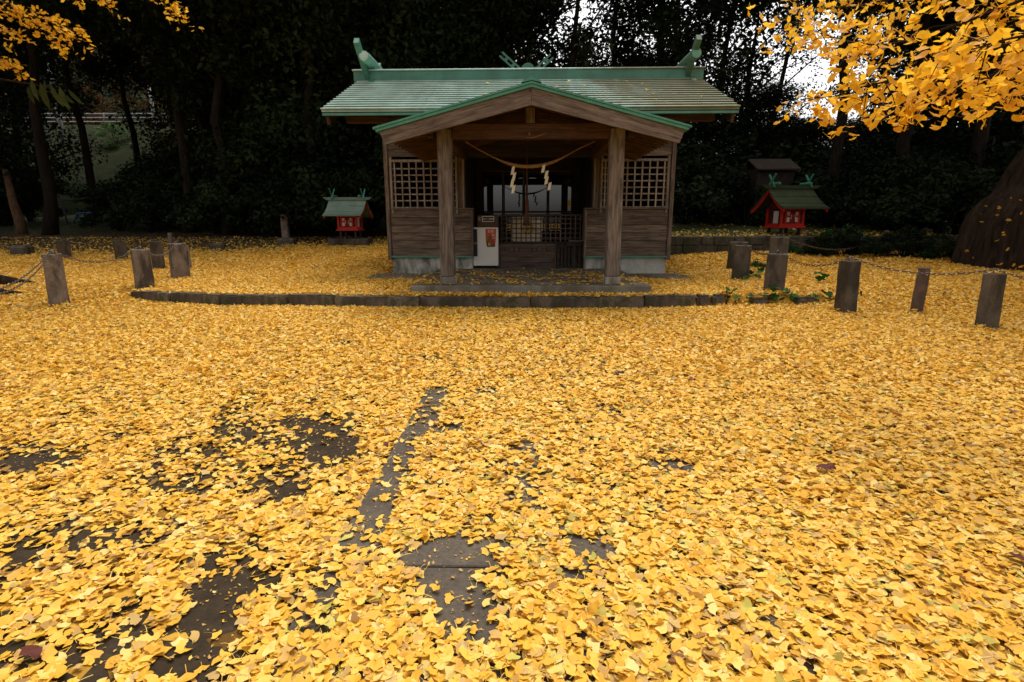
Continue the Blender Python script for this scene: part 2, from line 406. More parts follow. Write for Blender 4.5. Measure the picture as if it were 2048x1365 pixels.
def soil_mat():
    m, t, b, out = new_mat('leaf_covered_soil'); nb = NB(t)
    a = nb.n('ShaderNodeAttribute', attribute_type='GEOMETRY', attribute_name='litter')
    g = nb.n('ShaderNodeAttribute', attribute_type='GEOMETRY', attribute_name='green')
    soil = nb.ramp(nb.noise(nb.coord(), 14, 7, .7, .3), [(.3, (.022, .015, .008)), (.6, (.046, .032, .019)), (.75, (.07, .052, .033))])
    vo = nb.n('ShaderNodeTexVoronoi'); vo.inputs['Scale'].default_value = 17; nb.l(nb.coord((1, 1, 1)), vo.inputs['Vector'])
    sp = nb.n('ShaderNodeSeparateColor'); nb.l(vo.outputs['Color'], sp.inputs[0])
    leafc = nb.ramp(sp.outputs[0], [(0, (.10, .05, .012)), (.35, (.30, .16, .022)), (.6, (.50, .28, .035)), (1, (.62, .38, .06))])
    sparse = nb.math('LESS_THAN', sp.outputs[1], a.outputs['Fac'])
    c = nb.mix(sparse, soil, leafc)
    grass = nb.ramp(nb.noise(nb.coord(), 5, 6, .7), [(.3, (.012, .022, .006)), (.7, (.045, .07, .018))])
    c = nb.mix(g.outputs['Fac'], c, grass)
    nb.l(c, b.inputs['Base Color']); b.inputs['Roughness'].default_value = .95; b.inputs['Specular IOR Level'].default_value = .15
    h = nb.noise(nb.coord(), 40, 5, .7); nb.bump(h, b, .6, .02)
    return m
SOIL = soil_mat()

# ------------------------------------------------------------------ density of the fallen leaves
X0 = .07
BARE = []     # (cx, cy, rx, ry, strength)
def bare(px, py, rx, ry, s=1.0):
    kf = 1.08 if 860 < px < 1230 and py > 780 else .9; rx *= kf; ry *= kf; c = at_z(px, py, 0); a = at_z(px+rx, py, 0); b1 = at_z(px, py-ry, 0); b2 = at_z(px, py+ry, 0)
    BARE.append((c[0], c[1], abs(a[0]-c[0])+.02, abs(b1[1]-b2[1])/2+.02, s))
for args in [(918, 1160, 66, 56, .97), (890, 1125, 50, 24, .9), (948, 1240, 34, 38, .93), (975, 1130, 40, 20, .8), (1060, 912, 42, 16), (1050, 1010, 38, 32), (1000, 940, 60, 14, .7), (890, 868, 40, 10),
             (960, 790, 22, 5, .8), (1180, 1110, 40, 22), (1160, 1170, 40, 14, .7), (985, 1080, 40, 30, .6), (1345, 943, 46, 12), (1215, 830, 14, 5, .7),
             (625, 850, 60, 24), (680, 905, 44, 24), (650, 875, 60, 26, .8), (560, 985, 62, 20), (470, 862, 60, 11, .8), (375, 905, 60, 14, .6), (350, 965, 70, 18, .8),
             (40, 930, 60, 28), (205, 1072, 75, 20), (100, 1060, 50, 18, .5), (485, 1165, 70, 30, .93), (400, 1290, 60, 42, .88), (440, 1210, 50, 26, .75), (250, 870, 28, 7, .8),
             (620, 1235, 42, 30, .75), (170, 1120, 60, 20, .6), (20, 1040, 60, 25, .6), (60, 1100, 50, 22, .6), (640, 1190, 36, 16, .75), (820, 716, 60, 4, .8), (520, 714, 18, 3, .8),
             (680, 735, 22, 4, .7), (1770, 1160, 40, 12, .4), (1620, 1195, 30, 10, .5), (130, 690, 30, 4, .6), (690, 688, 26, 3, .6), (905, 690, 24, 3, .6), (1050, 855, 40, 10, .4),
             (350, 1360, 50, 34, .8), (560, 1110, 40, 16, .4), (690, 1140, 42, 20, .75), (1235, 870, 20, 6, .4), (240, 660, 60, 4, .5), (110, 622, 70, 5, .45)]:
    bare(*args)
def keep_prob(x, y):
    x = np.asarray(x, float); y = np.asarray(y, float)
    n1 = wav(x*2.3+5, y*2.3, 1.7); n2 = wav(x*7, y*7+3, 1.3); n3 = wav(x*15, y*11, 1.1)
    k = np.ones_like(x)
    for cx, cy, rx, ry, s in BARE:
        d = np.hypot((x-cx)/rx, (y-cy)/ry) + .9*n1 + .55*n2
        k *= 1 - s*.92*sstep((1.5-d+.9*n3)/1.0)
    edge = (x > -.70) & (x < -.545+.05*n2) & (y > 1.78) & (y < 3.75)
    k = np.where(edge, k*.10, k)
    left = sstep((-.7-x)/.4)*sstep((4.2-y)/1.4)
    k *= 1 - .74*left*sstep((n1+n2*.7+n3*.6+.16)/.3)
    k *= 1 - .12*sstep((n1*.8+n2-.12)/.25)
    # thin towards the woods
    far = np.where(x < 0, 15.2-2.6*sstep((-5.5-x)/4), 13.4)
    k *= 1 - .93*sstep((y-far+1.2*n1)/4.0)
    k = k*(1-.8*sstep((y-14.25)/.1)*sstep((x-3.0)/.3))
    # apron of the hall
    ap = (np.abs(x-X0) < 3.05) & (y > 9.9)
    k = np.where(ap, k*.25, k)
    return k
SLAB = (-1.715, 1.855, 8.01)          # x0, x1, front y
def blocked(x, y):
    b = (x > SLAB[0]-.01) & (x < SLAB[1]+.01) & (y > SLAB[2]-.015) & (y < 11.2)
    b |= (np.abs(x-X0) < 2.74) & (y > 10.86) & (y < 14.0)
    return b

# ------------------------------------------------------------------ ground
def geo(a, b, n): return list(np.geomspace(a, b, n))
xs = np.array(sorted(set([-v for v in geo(13.5, 260, 22)] + list(np.arange(-13, 13.01, .13)) + geo(13.5, 260, 22))))
ys = np.array(sorted(set(list(-np.array(geo(1.2, 260, 24))) + list(np.arange(-1, 7.0, .12)) + list(np.arange(7.0, 8.7, .035)) + list(np.arange(8.8, 16, .12)) + list(np.arange(16.2, 30, .35)) + geo(31, 300, 30))))
GX, GY = np.meshgrid(xs, ys); GZ = hz(GX, GY)
nx, ny = len(xs), len(ys)
idx = np.arange(nx*ny).reshape(ny, nx)
quads = np.stack([idx[:-1, :-1], idx[:-1, 1:], idx[1:, 1:], idx[1:, :-1]], -1).reshape(-1, 4)
gme = np_mesh('ground', np.stack([GX, GY, GZ], -1).reshape(-1, 3), quads, SOIL, True)
lit = keep_prob(GX, GY); lit = np.clip(lit*1.15-.1, 0, 1)*np.clip(1.05-.5*sstep((GY-14)/6), 0, 1)
kp_ = keep_prob(GX, GY); lit = lit*np.maximum(sstep((GY-6)/3), sstep((kp_-.78)/.15)*.9); lit = np.where(GY < -8, .9, lit); lit = np.maximum(lit, .07*(GY < 26)*(GY > 9))
grn = sstep((GY-14.3)/.4)*sstep((GX-3.4)/.6)*.75 + sstep((GY-19)/6)*.8
grn = np.clip(grn, 0, .9)
for nm, arr in (('litter', lit), ('green', grn)):
    at = gme.attributes.new(nm, 'FLOAT', 'POINT'); at.data.foreach_set('value', arr.astype(np.float32).ravel())
ground = link('ground', gme); props(ground, 'open ground of dark soil under fallen yellow leaves', kind='structure')

# stone path of concrete slabs running up to the hall
path = thing('stone_path', 'straight grey concrete path half buried in yellow leaves', None); props(path, kind='structure')
yy = .25
for L in [.70, .74, .78, .80, .82, .80, .78, .80, .74]:
    box('slab', (-.70, yy+.002, -.05), (.84, yy+L-.002, .02+random.uniform(-.003, .003)), PATHM, path, bev=.004)
    yy += L

# kerb stones
kerb = thing('stone_kerb', 'low kerb of worn mossy stone blocks crossing in front of the porch', 'kerb')
KERB_JOINTS = [(262, 340), (342, 440), (441, 575), (577, 667), (669, 839), (841, 1060), (1062, 1288), (1290, 1391), (1396, 1424), (1427, 1453), (1500, 1540), (1590, 1640)]
def kfront(px):
    py = np.interp(px, [p[0] for p in KERB_PX], [p[1] for p in KERB_PX]); return at_z(px, py, 0.0)
for a, b in KERB_JOINTS:
    pa, pb = kfront(a), kfront(b); round_ = .035 if a > 1380 else .014
    d = (pb-pa)/np.linalg.norm(pb-pa); n = np.array([-d[1], d[0], 0]); L = np.linalg.norm(pb-pa)
    bm = bmesh.new(); bmesh.ops.create_cube(bm, size=1)
    ht = .175 + random.uniform(-.012, .012) - (.03 if a > 1480 else 0); ti = .17
    for v in bm.verts: v.co = Vector((v.co.x*(L-.003), v.co.y*ti, (v.co.z+.5)*ht-.02))
    bmesh.ops.subdivide_edges(bm, edges=[e for e in bm.edges if abs((e.verts[0].co-e.verts[1].co).x) > L*.5], cuts=max(2, int(L/.12)), use_grid_fill=True)
    bmesh.ops.bevel(bm, geom=[e for e in bm.edges if len(e.link_faces) == 2 and e.calc_face_angle() > 1], offset=round_, segments=2, affect='EDGES')
    for v in bm.verts: v.co += Vector((0, random.uniform(-.006, .006), random.uniform(-.006, .004)))
    me = bpy.data.meshes.new('kerb_stone'); bm.to_mesh(me); bm.free(); me.materials.append(KERBM)
    o = link('kerb_stone', me, kerb); c = (pa+pb)/2 + n*ti/2; o.location = (c[0], c[1], 0); o.rotation_euler = (0, 0, math.atan2(d[1], d[0]))

# ------------------------------------------------------------------ ginkgo leaf meshes (unit radius, stem towards -Y)
def leaf_mesh(name, mat, seed, curl=.25, stem=True, nr=10, full=False):
    r_ = random.Random(seed); half = R(r_.uniform(50, 80)); notch = r_.choice((.03, .06, .10, .18, .34))
    vs = [(0, 0, 0)]; fs = []
    a0 = r_.uniform(-.35, .35)*curl*3; fold = r_.uniform(-.5, .9)*curl; ph = r_.uniform(0, 6)
    if full: half = R(r_.uniform(62, 84)); notch = r_.choice((.02, .05, .12, .2))
    for ring, rr in ((1, .55), (2, 1.0)):
        for i in range(nr+1):
            u = i/nr*2-1; a = u*half*((.9 if full else .80) if ring == 1 else 1.0); r = rr*(.96 if ring == 1 else 1.0)
            if ring == 2:
                r = 1 - notch*math.exp(-(u/.12)**2) - .14*abs(u)**4 + r_.uniform(-.045, .035)
            x, y = math.sin(a)*r, math.cos(a)*r
            z = a0*rr*rr*.6 + fold*abs(x)*.8 + curl*.22*rr*math.sin(u*4+ph)
            vs.append((x, y-.35, z))
    vs[0] = (0, -.35, 0)
    for i in range(nr):
        fs.append((0, 1+i+1, 1+i)); b = 1+nr+1
        fs.append((1+i, 1+i+1, b+i+1, b+i))
    if stem:
        k = len(vs); bx = r_.uniform(-.35, .35); w = .026
        L = r_.uniform(.6, 1.0)
        pts = [(0, -.35, 0), (bx*.4, -.35-L*.5, .05), (bx, -.35-L, r_.uniform(-.05, .15))]
        for p in pts: vs += [(p[0]-w, p[1], p[2]), (p[0]+w, p[1], p[2]+.03)]
        fs += [(k, k+1, k+3, k+2), (k+2, k+3, k+5, k+4)]
    me = np_mesh(name, vs, fs, mat, True)
    return me
leaf_col = bpy.data.collections.new('leaf_kinds')      # sources for the carpet, never linked to the scene
NK = 10
for k in range(NK):
    o = bpy.data.objects.new('leaf_kind', leaf_mesh('leaf_kind', LEAF_I, 100+k, .22+.05*(k % 4))); leaf_col.objects.link(o)
LEAF_SINGLE = [leaf_mesh('leaf', LEAF_O, 200+k, .25+.05*(k % 3)) for k in range(8)]
LEAF_HANG = [leaf_mesh('leaf', LEAF_T, 300+k, .22+.04*(k % 3), full=True) for k in range(8)]

def scatter(name, P, rot, sc, tint, kind_idx):
    me = bpy.data.meshes.new(name); me.vertices.add(len(P)); me.vertices.foreach_set('co', np.asarray(P, np.float32).ravel())
    for nm, ty, arr in (('rot', 'FLOAT_VECTOR', rot), ('size', 'FLOAT', sc), ('tint', 'FLOAT', tint)):
        a = me.attributes.new(nm, ty, 'POINT'); a.data.foreach_set('vector' if ty == 'FLOAT_VECTOR' else 'value', np.asarray(arr, np.float32).ravel())
    a = me.attributes.new('kindidx', 'INT', 'POINT'); a.data.foreach_set('value', np.asarray(kind_idx, np.int32))
    o = link(name, me)
    g = bpy.data.node_groups.new(name+'_nodes', 'GeometryNodeTree'); g.is_modifier = True
    g.interface.new_socket('Geometry', in_out='INPUT', socket_type='NodeSocketGeometry'); g.interface.new_socket('Geometry', in_out='OUTPUT', socket_type='NodeSocketGeometry')
    N = g.nodes; gi = N.new('NodeGroupInput'); go = N.new('NodeGroupOutput'); io = N.new('GeometryNodeInstanceOnPoints'); ci = N.new('GeometryNodeCollectionInfo')
    ci.inputs['Collection'].default_value = leaf_col; ci.inputs['Separate Children'].default_value = True; ci.inputs['Reset Children'].default_value = True
    io.inputs['Pick Instance'].default_value = True
    def na(nm, ty):
        n = N.new('GeometryNodeInputNamedAttribute'); n.data_type = ty; n.inputs['Name'].default_value = nm; return n.outputs['Attribute']
    e2r = N.new('FunctionNodeEulerToRotation')
    L = g.links; L.new(gi.outputs[0], io.inputs['Points']); L.new(ci.outputs[0], io.inputs['Instance'])
    L.new(na('kindidx', 'INT'), io.inputs['Instance Index']); L.new(na('rot', 'FLOAT_VECTOR'), e2r.inputs[0]); L.new(e2r.outputs[0], io.inputs['Rotation'])
    L.new(na('size', 'FLOAT'), io.inputs['Scale']); L.new(io.outputs[0], go.inputs[0])
    md = o.modifiers.new('scatter', 'NODES'); md.node_group = g
    return o
def in_view(x, y, mx=2.0):
    c, s = math.cos(YAW), math.sin(YAW); xr = x*c+y*s; yr = -x*s+y*c
    return np.abs(xr) < .985*yr + mx + .06*yr
def carpet(y0, y1, dens, smin, smax, thick, tilt):
    A = (y1-y0)*2*(1.05*y1+2.0); n = int(A*dens)
    x = rng.uniform(-(1.05*y1+2.0), 1.05*y1+2.0, n); y = rng.uniform(y0, y1, n)
    m = in_view(x, y) & ~blocked(x, y); x, y = x[m], y[m]
    m = rng.random(len(x)) < keep_prob(x, y); x, y = x[m], y[m]; n = len(x)
    base = hz(x, y)
    onp = (x > -.70) & (x < .84) & (y < 7.2); base = np.where(onp, np.maximum(base, .021), base)
    # the kerb stones stand a little proud of the terrace
    yk = np.interp(x, KX, KY); onk = (y > yk-.0) & (y < yk+.17) & (x > KX[0]) & (x < 2.75)
    front = onk & (rng.random(n) > .12); keep = ~front
    base = np.where(onk, .165, base)
    x, y, base = x[keep], y[keep], base[keep]; n = len(x)
    nk = np.interp(x, KX, KY)-y; th = thick*np.where((nk > 0) & (nk < .4) & (x > KX[0]) & (x < 2.7), .3+.7*nk/.4, 1.0)
    z = base + .004 + rng.random(n)*th*(.3+.7*keep_prob(x, y))
    tl = rng.normal(0, tilt, (n, 2)); big = rng.random(n) < .12; tl[big] *= 2.0
    rot = np.stack([tl[:, 0], tl[:, 1], rng.uniform(0, 6.283, n)], -1)
    s = rng.uniform(smin, smax, n); t = rng.random(n)
    browns = rng.random(n) < .0012
    t = np.where(browns, .998, np.clip(t*.985 + .06*wav(x*1.3, y*1.3), 0.005, .985))
    return np.stack([x, y, z], -1), rot, s, t
parts_ = [carpet(.35, 2.2, 3600, .022, .037, .016, .15), carpet(2.2, 4.0, 2900, .023, .037, .018, .19), carpet(4.0, 7.5, 1900, .025, .040, .025, .30),
          carpet(7.5, 12, 1200, .029, .046, .03, .34), carpet(12, 20, 560, .036, .056, .035, .38)]
# leaves lying on the porch slab
n = 9000; x = rng.uniform(SLAB[0], SLAB[1], n); y = rng.uniform(8.03, 10.85, n)
dn = sstep((wav(x*1.7, y*2.6, 1.6)+.10)/.35)*sstep((10.5-y)/1.2)*(.25+.75*sstep((y-8.1)/.25))*.55 + .03
m = rng.random(n) < dn*.8; x, y = x[m], y[m]; n = len(x)
parts_.append((np.stack([x, y, np.full(n, .265)+rng.random(n)*.012], -1), np.stack([rng.normal(0, .25, n), rng.normal(0, .25, n), rng.uniform(0, 6.28, n)], -1), rng.uniform(.028, .044, n), rng.random(n)*.9+.05))
# leaves drifted against the post feet
POST_FEET = [(120, 613), (291, 580), (362, 559), (319, 541), (244, 521), (1479, 563), (1546, 585), (1688, 629), (1831, 629), (1972, 660)]
for fx, fy in POST_FEET:
    q = ground_pt(fx, fy); n = 120; a = rng.uniform(0, 6.28, n); d = .08+np.abs(rng.normal(0, .10, n)); x = q[0]+d*np.cos(a); y = q[1]+.12+d*np.sin(a)*1.1
    zz = hz(x, y)+.01+rng.random(n)*.06*np.clip(1-(d-.08)/.2, 0, 1)
    parts_.append((np.stack([x, y, zz], -1), np.stack([rng.normal(0, .45, n), rng.normal(0, .45, n), rng.uniform(0, 6.28, n)], -1), rng.uniform(.026, .042, n), rng.random(n)*.95))
# crumbs and torn bits on the bare ground
n = 26000; x = rng.uniform(-4.5, 2.5, n); y = rng.uniform(.6, 4.4, n); m = in_view(x, y) & (rng.random(n) < (1-keep_prob(x, y))*.8); x, y = x[m], y[m]; n = len(x)
zb = np.where((x > -.70) & (x < .84), .022, hz(x, y)+.002)
parts_.append((np.stack([x, y, zb+rng.random(n)*.004], -1), np.stack([rng.normal(0, .3, n), rng.normal(0, .3, n), rng.uniform(0, 6.28, n)], -1), rng.uniform(.003, .011, n), np.where(rng.random(n) < .6, rng.uniform(0, .05, n), rng.random(n))))
# a few on the main roof
n = 90; x = rng.uniform(-1, 3.5, n)**1; y = rng.uniform(10.05, 12.3, n); m = rng.random(n) < .15+.25*(x > .8); x, y = x[m], y[m]; n = len(x)
parts_.append((np.stack([x, y, 3.10+(y-10.0)*.42], -1), np.stack([np.full(n, .4)+rng.normal(0, .1, n), rng.normal(0, .1, n), rng.uniform(0, 6.28, n)], -1), rng.uniform(.03, .05, n), rng.random(n)*.9+.05))
P = np.concatenate([p[0] for p in parts_]); RT = np.concatenate([p[1] for p in parts_]); SC = np.concatenate([p[2] for p in parts_]); TT = np.concatenate([p[3] for p in parts_])
# the 300 that show largest become single objects
dist = np.linalg.norm(P-CAM, axis=1); dirs = (P-CAM)/dist[:, None]
cz = (P-CAM)@fwd; sx = 1024+F_PX*((P-CAM)@rgt2)/cz; sy = 682.5-F_PX*((P-CAM)@upv2)/cz
vis = (sx > 20) & (sx < 2028) & (sy > 700) & (sy < 1345)
score = np.where(vis, SC/cz*(1+ (P[:, 2]-hz(P[:, 0], P[:, 1]))*14), 0)
top = np.argsort(-score)[:300]
for i in top:
    o = link('leaf', random.choice(LEAF_SINGLE), ground); o.location = P[i]+np.array([0, 0, .006]); o.rotation_euler = RT[i]; o.scale = (SC[i],)*3
msk = np.ones(len(P), bool); msk[top] = False
fl = scatter('fallen_leaves', P[msk], RT[msk], SC[msk], TT[msk], rng.integers(0, NK, msk.sum()))
props(fl, 'thick carpet of fallen yellow ginkgo leaves over the whole forecourt', kind='stuff')
print('leaves', len(P))

# ------------------------------------------------------------------ worship hall
WB = {}
def wthing(name, label, cat, loc, group=None):
    """an Empty at the base whose parts are built in world coordinates"""
    o = thing(name, label, cat, loc, 0, group); WB[o.name] = Matrix.Translation(-Vector(loc)); return o
_link0 = link
def link(name, me, parent=None, loc=None, label=None):
    o = _link0(name, me, parent, loc, label)
    if parent is not None and parent.name in WB: o.matrix_parent_inverse = WB[parent.name]
    return o
YW = 10.87; HW = 2.72
hall = wthing('shrine_hall', 'weathered wooden shrine hall with green metal roof and gabled porch', 'shrine hall', (X0, YW, .14))
box('porch_floor', (-1.69, 8.01, -.05), (1.855, 11.25, .26), CONC_SLAB, hall, bev=.012)
box('apron', (X0-3.0, 9.95, -.05), (X0+3.0, 10.96, .165), CONC_SLAB, hall, bev=.01)
for s in (-1, 1):
    a, b = sorted((X0+s*1.10, X0+s*2.70))
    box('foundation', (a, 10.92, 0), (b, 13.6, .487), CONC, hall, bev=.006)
    a, b = sorted((X0+s*1.075, X0+s*2.74)); box('flashing', (a, 10.80, .487), (b, 10.93, .517), GREENT, hall)
    # lower wall: six boards, an end board, a cap
    z = .519; hs = [.15, .146, .15, .144, .15, .14]
    a, b = sorted((X0+s*1.125, X0+s*2.675))
    for i, h in enumerate(hs):
        box('plank', (a, 10.835-random.uniform(0, .008), z), (b, 10.87, z+h-.005), W_X, hall, bev=.003, jit=.001); z += h
    a, b = sorted((X0+s*1.078, X0+s*1.123)); box('end_board', (a, 10.80, .50), (b, 11.15, 1.395), W_Z, hall, bev=.004)
    a, b = sorted((X0+s*1.055, X0+s*2.68)); box('cap_rail', (a, 10.785, z+.002), (b, 10.90, z+.03), W_X, hall, bev=.004)
    a, b = sorted((X0+s*2.68, X0+s*2.755)); box('corner_post', (a, 10.795, .44), (b, 10.90, 3.05), W_Z, hall, bev=.006)
    ztop = z+.03
    # window opening: frame with a crossed lattice of bars
    wx0, wx1, wz0, wz1 = 1.40, 2.61, ztop+.004, 2.325
    fr = MB()
    for u0, u1 in ((wx0-.04, wx0), (wx1, wx1+.04)):
        a, b = sorted((X0+s*u0, X0+s*u1)); fr.box((a, 10.80, ztop-.10), (b, 10.885, wz1+.05), .004)
    a, b = sorted((X0+s*wx0, X0+s*wx1))
    fr.box((a, 10.805, wz1-.045), (b, 10.885, wz1), .004); fr.box((a, 10.81, wz0), (b, 10.885, wz0+.02), .003)
    win = fr.build('window', W_LAT, hall)
    n = 9
    for i in range(n):
        c = a+(b-a)*(i+.35)/(n-.3); box('bar', (c-.0135, 10.825, wz0+.02), (c+.0135, 10.845, wz1-.045), W_LAT, win)
    for i in range(6):
        c = wz0+.02+(wz1-.065-wz0)*(i+1)/7; box('bar', (a, 10.847, c-.012), (b, 10.862, c+.012), W_LAT, win)
    # strip boards beside the window, jamb, boards above
    zz = ztop+.002
    a, b = sorted((X0+s*2.652, X0+s*2.678))
    for i in range(6):
        h = (2.37-ztop)/6; box('plank', (a, 10.845, zz), (b, 10.875, zz+h-.004), W_X, hall); zz += h
    a, b = sorted((X0+s*1.262, X0+s*1.358)); box('jamb_board', (a, 10.845, ztop), (b, 10.88, 2.37), W_Z, hall)
    a, b = sorted((X0+s*1.235, X0+s*1.262)); box('jamb_trim', (a, 10.80, ztop), (b, 11.0, 2.37), W_LAT, hall)
    zz = 2.377; a, b = sorted((X0+s*1.24, X0+s*2.678))
    for i in range(5):
        box('plank', (a, 10.835-.006*(i % 2), zz), (b, 10.875, zz+.136), W_X, hall, bev=.003); zz += .14
    # side wall with gable
    xw = X0+s*2.70
    MB().prism([(10.89, .487), (13.55, .487), (14.0, 3.05), (12.45, 3.80), (10.89, 3.08)], 'x', *sorted((xw, xw-s*.05))).build('side_wall', W_Y, hall)
    # inner partition of upright boards
    for i in range(9):
        y = 11.02+i*.26; a, b = sorted((X0+s*1.22, X0+s*(1.25+.012*(i % 2))))
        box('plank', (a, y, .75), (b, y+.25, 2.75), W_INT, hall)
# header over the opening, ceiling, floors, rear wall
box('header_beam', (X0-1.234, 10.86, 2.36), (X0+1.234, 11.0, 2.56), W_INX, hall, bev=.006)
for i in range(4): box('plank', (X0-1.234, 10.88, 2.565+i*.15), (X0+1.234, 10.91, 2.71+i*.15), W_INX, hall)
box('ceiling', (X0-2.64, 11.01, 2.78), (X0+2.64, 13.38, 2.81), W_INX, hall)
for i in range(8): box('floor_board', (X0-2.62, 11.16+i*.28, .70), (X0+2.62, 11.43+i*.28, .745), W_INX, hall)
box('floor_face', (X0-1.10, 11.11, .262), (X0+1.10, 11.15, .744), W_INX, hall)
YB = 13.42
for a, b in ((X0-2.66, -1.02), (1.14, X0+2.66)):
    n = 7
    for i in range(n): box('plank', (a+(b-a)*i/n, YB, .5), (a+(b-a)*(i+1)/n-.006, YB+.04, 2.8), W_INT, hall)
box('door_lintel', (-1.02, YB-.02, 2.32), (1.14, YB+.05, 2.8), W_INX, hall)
# sliding glass doors
edges = [-1.02, -.515, -.03, .545, 1.14]
for i in range(4):
    a, b = edges[i]+.002, edges[i+1]-.002; yo = YB + (.02 if i % 2 else 0); w = .032
    m = MB()
    m.box((a, yo, .75), (a+w, yo+.035, 2.315)); m.box((b-w, yo, .75), (b, yo+.035, 2.315))
    for z0, z1 in ((.75, .95), (1.375, 1.41), (2.24, 2.315)): m.box((a+w, yo+.002, z0), (b-w, yo+.033, z1))
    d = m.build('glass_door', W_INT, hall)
    for z0, z1 in ((.952, 1.373), (1.412, 2.238)): box('pane', (a+w+.001, yo+.012, z0), (b-w-.001, yo+.018, z1), GLASS, d)

# main roof
RX0, RX1, YE, ZE, YR, ZR = -3.535, 3.65, 10.0, 3.06, 12.45, 4.09
def roofz(y): return ZE+(ZR-ZE)*(y-YE)/(YR-YE)
NC = 14
for i in range(NC):
    y0 = YE+(YR-YE)*i/NC; y1 = YE+(YR-YE)*(i+1)/NC+.03; z0, z1 = roofz(y0), roofz(y1)
    MB().prism([(y0+.06, z0-.02), (y0+.06, z0+.012), (y0, z0+.020), (y0, z0+.034), (y0+.01, z0+.037), (y1, z1), (y1, z1-.045)], 'x', RX0+random.uniform(-.003, .003), RX1+random.uniform(-.003, .003)).build('roof_sheet', GREEN, hall)
MB().prism([(YR, ZR-.05), (YR, ZR), (14.9, 3.06), (14.9, 3.01)], 'x', RX0, RX1).build('rear_roof_sheet', GREEN, hall)
box('eave_flashing', (RX0+.02, 10.012, ZE-.085), (RX1-.02, 10.04, ZE-.047), GREENT, hall)
for s in (1, -1):
    e = MB(); ya, yb = (10.06, YR) if s == 1 else (14.84, YR)
    e.prism([(ya, roofz(10.06)-.055), (yb, ZR-.055), (yb, ZR-.075), (ya, roofz(10.06)-.075)], 'x', RX0+.05, RX1-.05)
    e.build('soffit_board', W_RED, hall)
for i in range(30):
    x = RX0+.18+(RX1-RX0-.36)*i/29
    MB().prism([(10.12, roofz(10.12)-.077), (11.0, roofz(11.0)-.077), (11.0, roofz(11.0)-.135), (10.12, roofz(10.12)-.135)], 'x', x-.02, x+.02).build('rafter', W_REDY, hall)
box('eave_beam', (X0-3.30, 10.42, 2.92), (X0+3.30, 10.54, 3.055), W_RED, hall, bev=.008)
for x in (X0-2.4, X0+2.4): box('bracket_beam', (x-.05, 10.545, 2.90), (x+.05, 10.9, 3.03), W_REDY, hall)
for x in (RX0+.06, RX1-.11):
    MB().prism([(10.07, 2.99), (YR, ZR-.06), (14.83, 2.99), (14.80, 2.84), (YR, ZR-.25), (10.12, 2.84)], 'x', x, x+.05).build('gable_board', W_RED, hall)
GREENL = paint('green_log_paint', (.14, .36, .28), .45)
# ridge with forked finials and logs
box('ridge', (-3.61, 12.34, 4.05), (3.69, 12.56, 4.255), GREEND, hall, bev=.006)
box('ridge_cap', (-3.63, 12.31, 4.257), (3.71, 12.59, 4.285), GREEN, hall, bev=.006)
for s in (-1, 1):
    xc = X0 + s*3.345
    for d in (-1, 1):
        c = Vector((xc+(.052*d), 12.45, 4.10)); u = Vector((0, d*.80, .60)).normalized(); w = Vector((0, -u.z, u.y))
        m = MB(); p0 = c-u*.42; p1 = c+u*(.93 if d < 0 else .70)
        vs = []
        for p, wd in ((p0, .075), (p1, .066)):
            for dx, dw in ((-.05, -1), (.05, -1), (.05, 1), (-.05, 1)): vs.append(p+Vector((dx, 0, 0))+w*dw*wd)
        m.add(vs, [(0, 1, 2, 3), (7, 6, 5, 4), (0, 4, 5, 1), (1, 5, 6, 2), (2, 6, 7, 3), (3, 7, 4, 0)])
        m.build('roof_finial', GREENO if s > 0 else GREEND, hall)
    xl = X0+s*3.31
    lg = MB().tube([(xl, 11.86, 4.42), (xl, 12.45, 4.42), (xl, 13.04, 4.42)], [.102, .110, .102], 20).build('ridge_log', GREENO if s > 0 else GREENL, hall)
    lg.data.polygons.foreach_set('use_smooth', [len(p.vertices) == 4 for p in lg.data.polygons])
    MB().tube([(xl, 11.848, 4.42), (xl, 11.859, 4.42)], [.088, .092], 20).build('end_cap', GREEN if s < 0 else GREENL, lg)
    box('log_saddle', (xl-.09, 12.33, 4.287), (xl+.09, 12.57, 4.33), GREEND, hall)

# porch: posts, beams, gable
YP = 8.13
for s, xc in ((-1, -1.15), (1, 1.30)):
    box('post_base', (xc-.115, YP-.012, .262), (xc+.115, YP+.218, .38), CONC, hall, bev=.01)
    box('porch_post', (xc-.103, YP, .382), (xc+.103, YP+.206, 2.46), W_POST, hall, bev=.012)
    box('bracket', (xc-.16, YP-.02, 2.462), (xc+.16, YP+.22, 2.545), W_INX, hall, bev=.01)
    box('beam_nose', (xc-.055+s*.19, YP+.03, 2.345), (xc+.055+s*.19, YP+.17, 2.455), W_INX, hall, bev=.02)
    box('side_beam', (xc-.06, YP+.225, 2.33), (xc+.06, 10.83, 2.50), W_REDY, hall, bev=.006)
    box('purlin', (xc-.055, 7.70, 2.548), (xc+.055, 10.83, 2.625), W_REDY, hall, bev=.006)
beam = box('porch_beam', (-1.044, YP+.03, 2.324), (1.194, YP+.17, 2.53), W_RED, hall, bev=.01)
pts = [at_y(px, py, YP+.028) for px, py in ((1052, 276), (1064, 275.8), (1074, 273.5), (1084, 270), (1093, 265))]
MB().tube(pts, [.004, .006, .007, .006, .002], 5).build('carving', plain('bare_carving', (.20, .10, .07), .8), beam)
MB().tube([at_y(1058, 266, YP+.028), at_y(1060, 271, YP+.028)], [.014, .006], 6).build('carving', bpy.data.materials['bare_carving'], beam)
box('king_post', (X0-.065, YP+.04, 2.532), (X0+.065, YP+.16, 2.74), W_Z, hall, bev=.006)
box('ridge_purlin', (X0-.06, 7.70, 2.742), (X0+.06, 10.83, 2.855), W_REDY, hall, bev=.006)
PXc, ZA, SL, HWP = .078, 2.935, .263, 2.052
